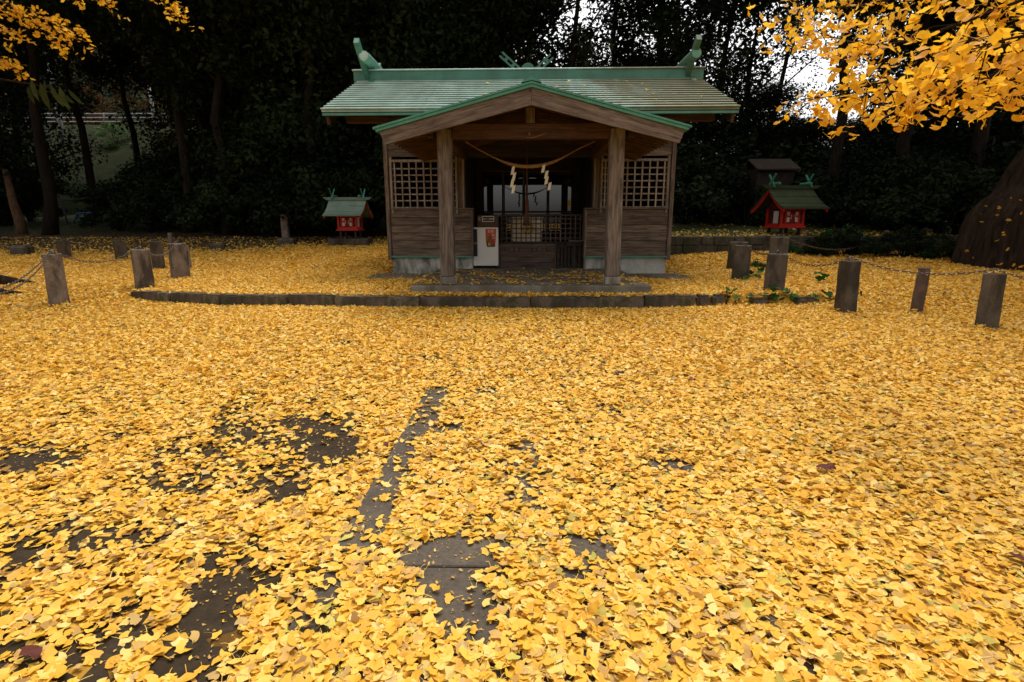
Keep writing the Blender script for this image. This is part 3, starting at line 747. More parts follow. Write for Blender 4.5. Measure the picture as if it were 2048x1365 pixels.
for s in (-1, 1):
    def sp(u, dz): return (PXc+s*u, ZA-SL*u+dz)
    MB().prism([sp(-0.0, 0), sp(HWP+.02, 0), sp(HWP+.02, -.026), sp(0, -.026)], 'y', 7.535, 10.95).build('porch_roof_sheet', GREENT, hall)
    MB().prism([sp(0, -.030), sp(HWP-.015, -.030), sp(HWP-.015, -.066), sp(0, -.066)], 'y', 7.55, 10.94).build('roof_edge', GREENT, hall)
    bb = [sp(.002, -.070), sp(HWP-.055, -.070), sp(HWP-.115, -.245), sp(.002, -.275)]
    MB().prism(bb, 'y', 7.585, 7.64).build('barge_board', W_SL if s < 0 else W_SR, hall)
    nb_ = 9
    for i in range(nb_):
        u0, u1 = (HWP-.05)*i/nb_, (HWP-.05)*(i+1)/nb_-.005
        MB().prism([sp(u0, -.070), sp(u1, -.070), sp(u1, -.088), sp(u0, -.088)], 'y', 7.645, 10.83).build('soffit_board', W_REDY, hall)
    for i in range(14):
        y = 7.72+i*.232
        MB().prism([sp(.08, -.090), sp(HWP-.06, -.090), sp(HWP-.06, -.135), sp(.08, -.140)], 'y', y-.022, y+.022).build('rafter', W_RED, hall)
MB().prism([(PXc-.13, ZA-.02), (PXc-.10, ZA+.012), (PXc, ZA+.045), (PXc+.10, ZA+.012), (PXc+.13, ZA-.02), (PXc, ZA+.01)], 'y', 7.53, 10.9).build('porch_ridge_cap', GREENT, hall)

# inner sanctuary behind: gabled building whose forked finials rise behind the ridge
inn = wthing('inner_shrine', 'small green roofed inner shrine behind the hall, only its forked finials showing', 'shrine', (X0, 18.6, .5))
box('body', (X0-1.3, 17.6, .3), (X0+1.3, 19.8, 3.7), W_Z, inn)
for s in (-1, 1):
    MB().prism([(X0, 5.28), (X0+s*2.1, 3.55), (X0+s*2.1, 3.46), (X0, 5.18)], 'y', 16.9, 20.4).build('roof', GREEN, inn)
    # pierced finial board
    p1 = at_y(1053+s*51, 110, 17.0); p0 = np.array([X0-s*.25, 17.0, 4.95])
    u = Vector(p1-p0); L = u.length; u.normalize(); w = Vector((-u.z, 0, u.x)); m = MB()
    def bar(t0, t1, w0, w1, y0=17.0+.09*s):
        vs = []
        for y in (y0, y0+.07):
            for t_, ww in ((t0, w0), (t1, w0), (t1, w1), (t0, w1)):
                q = Vector(p0)+u*t_+w*ww; vs.append((q.x, y, q.z))
        m.add(vs, [(0, 1, 2, 3), (7, 6, 5, 4), (0, 4, 5, 1), (1, 5, 6, 2), (2, 6, 7, 3), (3, 7, 4, 0)])
    bar(0, L, -.085, -.035); bar(0, L, .035, .085); t = L-.02
    for k in range(9):
        if t-.14 < 0: break
        bar(t-.14-.09, t-.14, -.0345, .0345); t -= .26
    m.build('forked_finial', GREEND, inn)
MB().tube([(X0, 16.85, 5.36), (X0, 20.4, 5.36)], .20, 14).build('ridge', GREEND, inn)

# ------------------------------------------------------------------ things in and around the porch
# lattice barrier on the wooden floor
lat = wthing('lattice_barrier', 'dark crossed lattice barrier of thin bars closing the hall entrance', 'barrier', (.1, 11.24, .745))
LX0, LX1, LZ0, LZ1 = -.50, 1.14, .748, 1.275
box('rail', (LX0, 11.225, LZ0), (LX1, 11.265, LZ0+.03), W_INX, lat); box('rail', (LX0, 11.225, LZ1), (LX1, 11.265, LZ1+.04), W_INX, lat)
n = 17
for i in range(n):
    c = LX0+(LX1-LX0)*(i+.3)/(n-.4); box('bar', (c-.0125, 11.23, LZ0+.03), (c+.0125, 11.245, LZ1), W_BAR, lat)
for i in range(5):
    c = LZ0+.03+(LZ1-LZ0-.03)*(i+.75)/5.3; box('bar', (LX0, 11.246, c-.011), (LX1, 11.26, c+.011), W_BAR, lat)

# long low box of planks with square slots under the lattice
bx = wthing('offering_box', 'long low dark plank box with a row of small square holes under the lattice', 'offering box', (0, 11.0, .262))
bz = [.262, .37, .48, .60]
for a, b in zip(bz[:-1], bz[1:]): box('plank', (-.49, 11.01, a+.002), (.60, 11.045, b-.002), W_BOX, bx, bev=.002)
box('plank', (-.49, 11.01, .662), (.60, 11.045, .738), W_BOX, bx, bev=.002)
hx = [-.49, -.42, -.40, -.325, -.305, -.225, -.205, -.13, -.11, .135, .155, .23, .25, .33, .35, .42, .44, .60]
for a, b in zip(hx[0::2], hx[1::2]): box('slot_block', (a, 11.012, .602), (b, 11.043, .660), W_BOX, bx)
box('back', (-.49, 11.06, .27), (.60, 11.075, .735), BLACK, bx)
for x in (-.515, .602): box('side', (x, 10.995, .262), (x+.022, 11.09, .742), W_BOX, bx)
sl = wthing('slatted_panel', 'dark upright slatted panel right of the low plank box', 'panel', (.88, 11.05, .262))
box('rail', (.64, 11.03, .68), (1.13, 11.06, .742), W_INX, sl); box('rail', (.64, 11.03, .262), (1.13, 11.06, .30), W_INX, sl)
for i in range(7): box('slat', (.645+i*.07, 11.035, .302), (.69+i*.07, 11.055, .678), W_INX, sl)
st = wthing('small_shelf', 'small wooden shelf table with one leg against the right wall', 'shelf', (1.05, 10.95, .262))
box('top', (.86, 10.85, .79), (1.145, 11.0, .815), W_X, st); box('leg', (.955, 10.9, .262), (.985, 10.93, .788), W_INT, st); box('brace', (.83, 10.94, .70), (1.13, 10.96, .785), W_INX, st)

# altar table behind the lattice with a round crest
al = wthing('altar_table', 'cream covered altar table behind the lattice with a round gold crest', 'table', (.05, 11.65, .745))
box('cover', (-.257, 11.42, .76), (.35, 11.95, 1.215), CLOTH, al, bev=.01)
box('top', (-.285, 11.39, 1.217), (.378, 12.0, 1.265), PAPER, al, bev=.008)
box('side_stand', (.19, 11.33, 1.0), (.355, 11.41, 1.2), CLOTH, al)
ec = Vector((.055, 11.37, 1.03))
em = MB(); 
vs = [(ec.x+.118*math.cos(a), ec.y+.03, ec.z+.118*math.sin(a)) for a in np.linspace(0, 2*math.pi, 25)[:-1]]
disc = MB().prism([(v[0], v[2]) for v in vs], 'y', ec.y+.025, ec.y+.045).build('crest', plain('crest_dark', (.03, .012, .008), .6), al)
for k in range(16):
    a = 2*math.pi*k/16; m = MB(); pr = []
    for t, wv in ((.028, .003), (.07, .011), (.098, .0165), (.109, .014), (.114, .006)): pr.append((t, wv))
    poly = [(t, -w_) for t, w_ in pr] + [(t, w_) for t, w_ in reversed(pr)]
    poly = [(ec.x+t*math.cos(a)-w_*math.sin(a), ec.z+t*math.sin(a)+w_*math.cos(a)) for t, w_ in poly]
    m.prism(poly, 'y', ec.y+.016, ec.y+.0245).build('petal', GOLD, disc)
MB().tube([(ec.x, ec.y+.012, ec.z), (ec.x, ec.y+.024, ec.z)], .02, 12).build('crest_centre', bpy.data.materials['crest_dark'], disc)

# text helper: flat print turned into a mesh
def text_mesh(name, body, size, mat, loc, parent, rot=(R(90), 0, 0), extrude=.001, align='CENTER'):
    cu = bpy.data.curves.new(name, 'FONT'); cu.body = body; cu.size = size; cu.extrude = extrude; cu.align_x = align; cu.align_y = 'CENTER'; cu.resolution_u = 2
    tmp = bpy.data.objects.new(name+'_src', cu); COL.objects.link(tmp); tmp.location = loc; tmp.rotation_euler = rot
    dg = bpy.context.evaluated_depsgraph_get(); me = bpy.data.meshes.new_from_object(tmp.evaluated_get(dg))
    me.transform(Matrix.LocRotScale(Vector(loc), Euler(rot), None)); me.name = name; me.materials.clear(); me.materials.append(mat)
    bpy.data.objects.remove(tmp); return link(name, me, parent)

# white cabinet with posters, brown fortune box on top
cb = wthing('white_cabinet', 'white metal cabinet with an orange poster beside the entrance', 'cabinet', (-.75, 11.0, .262))
YC = 10.93
box('body', (-1.02, YC, .315), (-.525, 11.10, 1.062), WHITE, cb, bev=.006)
for x in (-.56, -1.0): box('foot', (x, YC+.01, .262), (x+.03, 11.09, .313), BLACK, cb)
pz0, pz1, px0, px1 = .685, 1.035, -.775, -.565
def pmat(nm, c): return plain(nm, c, .5, nz=.2, nscale=30)
P_OR = pmat('poster_orange', (.42, .055, .015)); P_GR = pmat('poster_green', (.02, .085, .02)); P_YE = pmat('poster_yellow', (.40, .27, .02)); P_RD = pmat('poster_red', (.30, .03, .015)); P_WH = pmat('poster_white', (.65, .55, .42))
po = MB().prism([(px0, pz1), (px1, pz1-.004), (px1-.012, pz0+.10), (px1-.03, pz0), (px0+.03, pz0-.004), (px0+.006, pz0+.10)], 'y', YC-.004, YC-.001).build('poster', P_OR, cb, label='orange poster with white lettering and green leaves')
def blob(cx, cz, rx, rz, mat, y, nm='print'):
    poly = [(cx+rx*math.cos(a)*random.uniform(.85, 1.1), cz+rz*math.sin(a)*random.uniform(.85, 1.1)) for a in np.linspace(0, 2*math.pi, 11)[:-1]]
    MB().prism(poly, 'y', y, y+.0006).build(nm, mat, po)
yp = YC-.0046
blob(px0+.10, pz0+.018, .07, .018, P_GR, yp); blob(px0+.045, pz0+.06, .03, .05, P_GR, yp); blob(px1-.05, pz0+.03, .03, .035, P_GR, yp)
blob(px0+.075, pz0+.05, .03, .035, P_YE, yp-.0008); blob(px0+.135, pz0+.075, .05, .055, P_RD, yp-.0008)
for dx, dz in ((.07, .13), (.095, .155), (.06, .155), (.085, .20), (.10, .18), (.05, .115)): blob(px0+dx, pz0+dz, .02, .014, P_GR, yp-.0016)
text_mesh('lettering', '\u4eac\u90fd', .066, P_WH, (px0+.105, YC-.0056, pz1-.055), po)
text_mesh('lettering', '\u79cb', .062, P_WH, (px0+.152, YC-.0056, pz1-.125), po); text_mesh('lettering', '\u306e\u65c5', .034, P_WH, (px0+.155, YC-.0056, pz1-.178), po)
dp = box('poster', (-1.015, YC-.004, .50), (-.935, YC-.001, 1.03), BLACK, cb, label='dark blue and black poster strip')
box('print', (-1.0, YC-.0048, .82), (-.945, YC-.0042, .99), plain('poster_navy', (.012, .014, .035), .5, nz=.4, nscale=25), dp)
box('print', (-1.012, YC-.0048, .735), (-.938, YC-.0042, .78), plain('poster_grey', (.16, .13, .11), .6, nz=.4, nscale=20), dp)
fb = wthing('fortune_box', 'brown wooden box with a framed black name plate on the white cabinet', 'box', (-.72, 11.0, 1.064))
box('body', (-.935, YC+.01, 1.064), (-.515, 11.10, 1.30), BROWN, fb, bev=.012)
box('name_plate', (-.832, YC-.002, 1.176), (-.608, YC+.009, 1.272), BLACK, fb)
pl = MB(); Bd = .008
for a, b in (((-.836, 1.172), (-.604, 1.18)), ((-.836, 1.268), (-.604, 1.276)), ((-.836, 1.18), (-.828, 1.268)), ((-.612, 1.18), (-.604, 1.268))): pl.box((a[0], YC-.006, a[1]), (b[0], YC-.0025, b[1]))
pl.build('plate_border', PAPER, fb)
text_mesh('lettering', '\u304a\u307f\u304f\u3058\u81ea\u52d5\u6a5f', .030, PAPER, (-.72, YC-.004, 1.222), fb)
box('coin_plate', (-.915, YC+.003, 1.19), (-.865, YC+.009, 1.26), plain('brass', (.18, .11, .03), .5), fb)

# shimenawa rope with two paper streamers
rp = wthing('shimenawa_rope', 'thick twisted straw rope sagging across the porch with zigzag paper streamers', 'rope', (.08, 8.9, 2.0))
pa = [at_y(930, 283, 8.95), at_y(962, 302, 8.93), at_y(1000, 321, 8.9), at_y(1030, 331, 8.9), at_y(1060, 333.5, 8.9), at_y(1092, 329, 8.9), at_y(1122, 317.5, 8.9), at_y(1158, 298, 8.93), at_y(1190, 283, 8.95)]
def spline(pts, n):
    pts = [Vector(p) for p in pts]; out = []; N = len(pts)
    for i in range(N-1):
        p0, p1, p2, p3 = pts[max(i-1, 0)], pts[i], pts[i+1], pts[min(i+2, N-1)]
        for k in range(n):
            t = k/n; out.append(.5*((2*p1)+(p2-p0)*t+(2*p0-5*p1+4*p2-p3)*t*t+(3*p1-p0-3*p2+p3)*t**3))
    return out+[pts[-1]]
cp = spline(pa, 16); m = MB(); N = len(cp)
for k in range(3):
    pts = []; rad = []
    for i, p in enumerate(cp):
        u = i/(N-1)*2-1; th = max(.008, .0245*math.exp(-(abs(u)/.58)**3)); t = (cp[min(i+1, N-1)]-cp[max(i-1, 0)]).normalized()
        a = i*.42+k*2.094; n1 = Vector((0, 1, 0)); n2 = t.cross(n1); pts.append(p+(n1*math.cos(a)+n2*math.sin(a))*th*.62); rad.append(th*.62)
    m.tube(pts, rad, 7)
m.build('rope', ROPE, rp, smooth=True)
for X, topy, boty, lean in ((1027, 334, 384, -2), (1088, 331, 378, 10)):
    m = MB(); px = X; hgt = (boty-topy)/4; xo = [0, -3, 1, -1, 2]; wd = 6.2
    for k in range(4):
        cx = X+lean*k/3.2+(2.6 if k % 2 else -2.6)*.55; y0 = topy+hgt*k; y1 = y0+hgt*1.3
        q = [at_y(cx-wd*.45+1.6, y0, 8.86-.012*k), at_y(cx+wd*.5+1.6, y0-1.5, 8.86-.012*k), at_y(cx+wd*.42-1.0, y1-1.5, 8.85-.012*k), at_y(cx-wd*.55-1.0, y1, 8.85-.012*k)]
        n_ = len(m.v); m.add(q+[v+np.array([0, .0015, 0]) for v in q], [(0, 1, 2, 3), (7, 6, 5, 4), (0, 4, 5, 1), (1, 5, 6, 2), (2, 6, 7, 3), (3, 7, 4, 0)])
    m.build('paper_streamer', PAPER, rp)
# bell rope
br = wthing('bell_rope', 'brown bell rope with thick tassel hanging in the middle of the porch', 'bell rope', (.03, 9.9, 1.2))
yb = 9.9
m = MB().tube([at_y(1054, 250, yb), at_y(1054, 340, yb), at_y(1054, 400, yb)], [.012, .013, .018], 8).build('cord', BELLR, br, True)
MB().tube([at_y(1054, 398, yb), at_y(1054, 403, yb), at_y(1054, 421, yb)], [.020, .032, .036], 10).build('grip', BELLRED, br, True)
m = MB()
m.tube([at_y(1054, 421, yb), at_y(1053.5, 432, yb), at_y(1053, 440, yb), at_y(1053, 446, yb)], [.036, .042, .058, .066], 12)
for k in range(26):
    a = k*2.399; r_ = .058*math.sqrt((k+.5)/26); c = at_y(1053, 446, yb)
    m.tube([c+np.array([r_*math.cos(a)*.9, r_*math.sin(a)*.9, .02]), c+np.array([r_*math.cos(a)*1.12, r_*math.sin(a)*1.12, -.04-random.uniform(0, .02)])], [.009, .006], 5)
m.build('tassel', BELLR, br, True)

# ------------------------------------------------------------------ stone posts and chains
POSTS = {}
def stone_post(key, px_base, py_base, px_top, py_top, wpx, label, mat=STONE, lean=0.0, rz=0.0, eye=True, group='stone posts of the chain fence', ytop=None):
    b = ground_pt(px_base, py_base); cz_ = (b-CAM)@fwd; az = math.atan2(b[0], b[1]); rz = rz-az; w = wpx*cz_/F_PX*math.cos(az)*.97; t = at_y(px_top, py_top, b[1]); h = t[2]-b[2]
    o = wthing('stone_post', label, 'post', tuple(b), group)
    bm = bmesh.new(); bmesh.ops.create_cube(bm, size=1)
    for v in bm.verts:
        z = v.co.z+.5; tp = 1.0-.05*z; x, y = v.co.x*w*tp, v.co.y*w*tp; c, s = math.cos(rz), math.sin(rz)
        v.co = Vector((b[0]+w*.5*math.sin(az)+x*c-y*s+(t[0]-b[0])*z, b[1]+w*.5*math.cos(az)+x*s+y*c, b[2]-.12+(h+.12)*z))
    bmesh.ops.subdivide_edges(bm, edges=bm.edges[:], cuts=4, use_grid_fill=True)
    for v in bm.verts: v.co += Vector([random.uniform(-.006, .006) for _ in range(3)])
    me = bpy.data.meshes.new('shaft'); bm.to_mesh(me); bm.free(); me.materials.append(mat)
    sh = link('shaft', me, o); bv = sh.modifiers.new('bevel', 'BEVEL'); bv.width = w*.045; bv.segments = 2; bv.limit_method = 'ANGLE'; bv.angle_limit = R(50)
    T = Vector((t[0]+w*.5*math.sin(az), b[1]+w*.5*math.cos(az), t[2]))
    if eye: MB().torus(T+Vector((0, 0, .022)), (1, 0, 0), (0, 0, 1), .022, .026, .0065, 10, 5).build('eye_bolt', IRON, o, True)
    POSTS[key] = T+Vector((0, 0, .045)); return o
stone_post('L1', 120, 613, 103, 509, 45, 'grey stone post with black stains standing alone nearest the left edge')
stone_post('L2', 291, 580, 280, 500, 42, 'plain grey stone post in front of the left kerb end')
stone_post('L3', 362, 559, 354, 488, 40, 'left stone post with two chain eyes closest to the hall', rz=.08)
stone_post('L3b', 377, 540, 369, 492, 18, 'narrow stone post half hidden behind the left post nearest the hall', eye=False)
stone_post('L4', 319, 541, 311, 484, 28, 'slim stone post behind the left chain row', DARKST)
stone_post('L5', 244, 521, 238, 481, 28, 'short dark stone post further back left, second chain row', DARKST)
stone_post('L6', 131, 518, 125, 481, 30, 'short dark stone post farthest left in the back row', DARKST)
stone_post('R1', 1479, 563, 1487, 492, 36, 'dark stone post at the inner end of the right chain row', DARKST)
stone_post('R1b', 1471, 541, 1478, 485, 40, 'dark stone post directly behind the inner right post', DARKST)
stone_post('R2', 1546, 585, 1556, 509, 44, 'broad stone post with green stains beside the ivy on the right', DARKST)
stone_post('R2b', 1552, 548, 1560, 475, 40, 'stone post with cut flat top behind the broad right post', DARKST)
stone_post('R3', 1688, 629, 1701, 523, 35, 'tall stone post turned edge on right of the kerb end', DARKST, rz=.75)
stone_post('R4', 1831, 629, 1849, 537, 26, 'slender reddish stone post under the chain on the right', plain('reddish_stone', (.13, .085, .065), .9, nz=.5, nscale=7, bump=.4), eye=False)
stone_post('R5', 1972, 660, 1990, 549, 50, 'dark stone post with white lichen at its foot nearest the right edge', DARKST)
stone_post('R6', 1764, 505, 1771, 475, 28, 'small far stone post with a peg before the dark right hedge', DARKST, eye=False)

CHM = {}
def chain(a, b, sag, label, link_len=.058, mat=IRON, wire=.0052):
    A, B = Vector(a), Vector(b); L = (B-A).length; o = None
    n = 400; pts = [A.lerp(B, i/n)-Vector((0, 0, sag*4*(i/n)*(1-i/n))) for i in range(n+1)]
    m = MB(); acc = 0; last = pts[0]; step = link_len*.78; k = 0; nxt = step/2
    for i in range(1, n+1):
        acc += (pts[i]-pts[i-1]).length
        if acc >= nxt:
            t = (pts[i]-pts[i-1]).normalized(); s = t.cross(Vector((0, 0, 1))).normalized(); u = s.cross(t)
            w = (s if k % 2 else u); w = (w + (u if k % 2 else s)*.35).normalized()
            m.torus(pts[i], t, w, link_len*.5-wire, link_len*.30, wire, 8, 4); k += 1; nxt += step
    o = m.build('chain', mat, None, True); props(o, label, 'chain', 'chains hung between stone posts'); return o
pL0 = Vector(at_y(-40, 590, 5.6))
chain(POSTS['L1'], POSTS['L2'], .20, 'sagging iron chain between the two nearest left stone posts')
chain(POSTS['L2'], POSTS['L3'], .20, 'iron chain from the plain left post to the one closest to the hall')
chain(pL0, POSTS['L1'], .10, 'upper strand of the double chain from the stained left post to the left edge', wire=.004)
chain(pL0+Vector((0, .05, -.03)), POSTS['L1']+Vector((0, .02, -.01)), .13, 'lower strand of the double chain from the stained left post to the left edge', wire=.004)
chain(POSTS['L5'], POSTS['L4'], .16, 'thin chain of the back row on the left', mat=IRONR)
chain(POSTS['L6'], POSTS['L5'], .2, 'thin slack chain between the two farthest left posts', mat=IRONR)
chain(POSTS['R1'], POSTS['R2'], .11, 'short chain between the inner right post and the broad one', mat=IRONR)
chain(POSTS['R2'], POSTS['R3'], .16, 'dark rusty chain from the broad right post to the edge on post', mat=IRONR)
chain(POSTS['R3'], POSTS['R5'], .12, 'long chain crossing in front of the slender reddish post', mat=IRON)
chain(POSTS['R5'], Vector((5.6, 4.35, .42)), .05, 'chain leaving the lichen post towards the right edge', mat=IRON)
chain(POSTS['R2b'], POSTS['R6'], .32, 'far thin chain sagging below the right red shrine', mat=IRONR)
chain(POSTS['R1b'], POSTS['R2b'], .20, 'dark chain between the two rear posts on the right', mat=IRONR)

# stone marker, peg, low stones
def marker(px, py0, py1, w, label, mat, name='stone_marker', cat='marker'):
    b = ground_pt(px, py0); cz_ = (b-CAM)@fwd; t = at_y(px-2, py1, b[1]); ww = w*cz_/F_PX
    o = MB().box((b[0]-ww/2, b[1], b[2]-.05), (b[0]+ww/2, b[1]+ww*.7, t[2]), ww*.1, ww*.03).build(name, mat); return props(o, label, cat)
marker(571, 484, 429, 14, 'pale upright stone marker standing before the dark wood left of the small shrine', STONE)
marker(569, 490, 477, 34, 'mossy low stone block at the foot of the upright stone marker', DARKST, 'stone_block', 'stone')
marker(341, 492, 466, 7, 'thin pale wooden stake behind the left chain posts', W_POST, 'wooden_stake', 'stake')
marker(1773, 478, 461, 6, 'thin pale peg on the far right stone post', STONE, 'peg', 'peg')
marker(35, 511, 492, 36, 'low dark stone block at the far left edge', DARKST, 'stone_block', 'stone')
marker(430, 499, 487, 28, 'flat dark stone near the forest edge left of the marker', DARKST, 'stone_block', 'stone')

# ------------------------------------------------------------------ the two red wayside shrines
def small_shrine(loc, rz, sc, label, pale, base=True):
    GM = paint('small_roof_green_pale', (.17, .25, .20), .7, spec=.3) if pale else paint('small_roof_green_old', (.045, .062, .034), .85, spec=.1)
    o = thing('small_shrine', label, 'small shrine', loc, rz, 'small red shrines beside the hall'); o.scale = (sc,)*3
    def B(n, a, b, m, p=o, **k): return box(n, a, b, m, p, **k)
    if base: B('stone_base', (-.62, -.12, -.12), (.62, .75, .20), DARKST, bev=.02, jit=.006)
    for x in (-.27, .21):
        for y in (.03, .55): B('leg', (x, y, .202), (x+.06, y+.06, .452), BLACK)
    B('floor', (-.36, -.03, .454), (.36, .66, .50), RED, bev=.004)
    body = B('body', (-.285, .02, .502), (.285, .62, .905), DRED)
    for x in (-.315, .265):
        for y in (0.0, .60): B('corner_post', (x, y, .502), (x+.05, y+.05, .93), RED)
    B('beam', (-.34, -.012, .885), (.34, .01, .94), RED); B('beam', (-.30, .002, .502), (.30, .016, .565), RED)
    for x in (-.205, .145):
        B('door_stile', (x, .004, .567), (x+.05, .017, .883), RED)
    for x0, x1 in ((-.152, -.078), (.078, .142)):
        for z0, z1 in ((.60, .715), (.765, .85)): B('paper_panel', (x0, .006, z0), (x1, .018, z1), WHITE)
        B('door_rail', (x0, .004, .717), (x1, .02, .763), RED)
    for k in range(6): B('grille_bar', (-.072+k*.026, .004, .60), (-.062+k*.026, .014, .85), RED)
    for k in range(4): B('grille_bar', (-.076, .0141, .62+k*.06), (.076, .020, .63+k*.06), DRED)
    m = MB().tube([(-.09, -.002, .80), (-.04, -.006, .775), (.04, -.006, .775), (.09, -.002, .80)], .008, 6); m.build('rope', ROPE, o, True)
    for x in (-.05, .05): m = MB().tube([(x, -.008, .775), (x+.012, -.008, .74), (x-.006, -.008, .71), (x+.01, -.008, .67)], .008, 4); m.build('paper_streamer', PAPER, o)
    for s in (-1, 1):
        a, b = sorted((s*.2855, s*.292)); B('side_panel', (a, .16, .57), (b, .36, .87), WHITE); a, b = sorted((s*.2855, s*.30)); B('side_rail', (a, .065, .50), (b, .59, .565), RED)
    # curved roof in overlapping courses
    prof = [(-.50, .930), (-.36, .985), (-.22, 1.06), (-.08, 1.16), (.08, 1.29), (.235, 1.44)]
    def zf(y): return float(np.interp(y, [p[0] for p in prof], [p[1] for p in prof]))
    cut = [-.50, -.42, -.26, -.02, .235]
    for i in range(4):
        ya, yb = cut[i], cut[i+1]+(.02 if i < 3 else 0); n = 5; yy_ = np.linspace(ya, yb, n); tp = [(y, zf(y)+.018*(1-(y-ya)/(yb-ya))) for y in yy_]; bt = [(y, zf(y)-.022) for y in yy_[::-1]]
        hw = .60-.0*i
        MB().prism(tp+bt, 'x', -hw, hw).build('roof_sheet', GM, o)
    rear = [(.235, 1.44), (.40, 1.28), (.60, 1.12), (.80, .99), (.96, .915)]
    MB().prism(rear+[(y, z-.03) for y, z in rear[::-1]], 'x', -.60, .60).build('rear_roof_sheet', GM, o)
    for s in (-1, 1):
        x = s*.56; up_ = [(y, zf(y)-.024) for y in np.linspace(-.47, .235, 8)]; dn = [(y, z-.075) for y, z in up_[::-1]]
        MB().prism(up_+dn, 'x', x-.015, x+.015).build('gable_board', RED, o)
        rr = [(y, z-.032) for y, z in rear]; MB().prism(rr+[(y, z-.075) for y, z in rr[::-1]], 'x', x-.015, x+.015).build('gable_board', RED, o)
    MB().prism([(-.29, .908), (.235, 1.37), (.70, .93)], 'x', -.30, .30).build('gable_panel', DRED, o)
    MB().prism([(-.79, 1.50), (-.68, 1.415), (.68, 1.415), (.79, 1.50)], 'y', .17, .30).build('ridge', GM, o)
    for s in (-1, 1):
        for d in (-1, 1):
            MB().tube([(s*.50+d*.022, .235-d*.10, 1.45), (s*.50+d*.022, .235+d*.17, 1.76)], [.026, .022], 4).build('forked_finial', GREENT, o)
        MB().tube([(s*.42, .03, 1.535), (s*.42, .44, 1.535)], .034, 8).build('ridge_log', GREENT, o)
    return o
b = ground_pt(697, 492); small_shrine((b[0], b[1], b[2]+.02), 0, (b[1]*39/F_PX)/.62*.98, 'small red shrine with pale green roof on a stone base left of the hall', True)
Yr = 15.0; c = at_y(1582, 470, Yr); zg = float(hz(c[0], Yr)); small_shrine((c[0], Yr, .50), R(9), 1.06, 'small red shrine with mossy dark roof above the low wall right of the hall', False, False)

# ------------------------------------------------------------------ low retaining walls on the right
def block_wall(name, x0, x1, y, zt, h, label, courses=2, bl=.45):
    w = wthing(name, label, 'wall', ((x0+x1)/2, y, zt-h))
    for c in range(courses):
        x = x0 - random.uniform(0, bl*.5)
        while x < x1:
            l = bl*random.uniform(.6, 1.3); hh = h/courses
            MB().box((x+.006, y-random.uniform(0, .03), zt-h+c*hh+.004), (min(x+l, x1)-.006, y+.25, zt-h+(c+1)*hh-.004+random.uniform(-.01, .01)), .018, .012).build('stone', WALLST, w); x += l
    return w
zt = float(hz(7.0, 14.6)); block_wall('stone_wall', 3.35, 12.6, 14.2, zt+.02, .46, 'low mossy stone retaining wall right of the hall')
a1 = at_y(1600, 440, 20.0); block_wall('stone_wall', a1[0], at_y(1765, 440, 20)[0], 20.0, at_y(1680, 424, 20)[2], .75, 'far dark stone wall topped with leaves behind the right shrine', 3, .6)
# small roofed structure far behind the right shrine
sp_ = at_y(1558, 338, 18.5); sh = wthing('garden_shed', 'small dark shed with brown roof in the wood behind the right shrine', 'shed', (sp_[0], 19.0, float(hz(sp_[0], 19.0))))
zr = sp_[2]
box('body', (sp_[0]-.6, 18.7, .8), (sp_[0]+.6, 19.8, zr+.05), W_INT, sh)
MB().prism([(18.4, zr), (19.25, zr+.38), (20.1, zr), (20.1, zr-.04), (19.25, zr+.33), (18.4, zr-.04)], 'x', sp_[0]-.72, sp_[0]+.66).build('roof', plain('bark_roof', (.05, .034, .025), .9, nz=.5, nscale=6, bump=.5), sh)

# ------------------------------------------------------------------ things behind the wood on the left: rails, pipes, pole
def tube_thing(name, label, cat, runs, mat, loc=None):
    p = runs[0][0][0]; o = wthing(name, label, cat, tuple(p) if loc is None else loc)
    for pts, r_, nm in runs: MB().tube(pts, r_, 7).build(nm, mat, o, True)
    return o
A = lambda px, py, Y: at_y(px, py, Y)
tube_thing('railing', 'thin dark metal railing at the forest edge on the left', 'railing', [([A(122, 403, 23), A(136, 450, 23)], .03, 'railing_post'), ([A(204, 392, 23), A(208, 446, 23)], .03, 'railing_post'), ([A(122, 403, 23), A(204, 393, 23)], .022, 'top_rail'), ([A(130, 448, 23), A(207, 438, 23)], .022, 'bottom_rail')], DRAIL)
tube_thing('pipe_hoop', 'blue bent pipe beyond the dark railing on the left', 'pipe', [([A(146, 446, 24), A(154, 428, 24), A(157, 426.5, 24), A(184, 426, 24)], .025, 'pipe')], BLUE)
g1 = [([A(160+i*48, 244-.0*i, 46), A(160+i*48, 226, 46)], .05, 'guard_post') for i in range(5)]
tube_thing('guardrail', 'white pipe guardrail along the road beyond the trees on the left', 'guardrail', g1+[([A(40, y, 46), A(372, y, 46)], .045, 'rail') for y in (228, 236, 244)], RAILW)
tube_thing('utility_pole', 'pale leaning utility pole seen between the trunks on the left', 'pole', [([A(316, 285, 44), A(296, 160, 44)], [.14, .11], 'shaft')], RAILW)
tube_thing('utility_pole', 'thick pale pole half hidden by leaves at the far left', 'pole', [([A(124, 295, 40), A(119, 240, 40), A(90, 100, 40)], [.16, .15, .12], 'shaft')], RAILW)

fbp = ground_pt(1835, 516); fbr = wthing('fallen_branch', 'bare fallen branch on the leaves between the far post and the great trunk', 'branch', tuple(fbp))
Q = lambda px, py, dz: ground_pt(px, py)+np.array([0, 0, dz])
MB().tube([Q(1745, 518, .04), Q(1775, 518, .10), Q(1800, 517, .06), Q(1850, 519, .05), Q(1895, 515, .06)], [.012, .02, .025, .03, .02], 6).build('limb', BARK, fbr, True)
for a_, b_ in (((1775, 518), (1785, 500)), ((1775, 518), (1760, 503)), ((1795, 518), (1822, 496))): MB().tube([Q(*a_, .08), Q(*b_, .18)], [.014, .005], 5).build('twig', BARK, fbr, True)

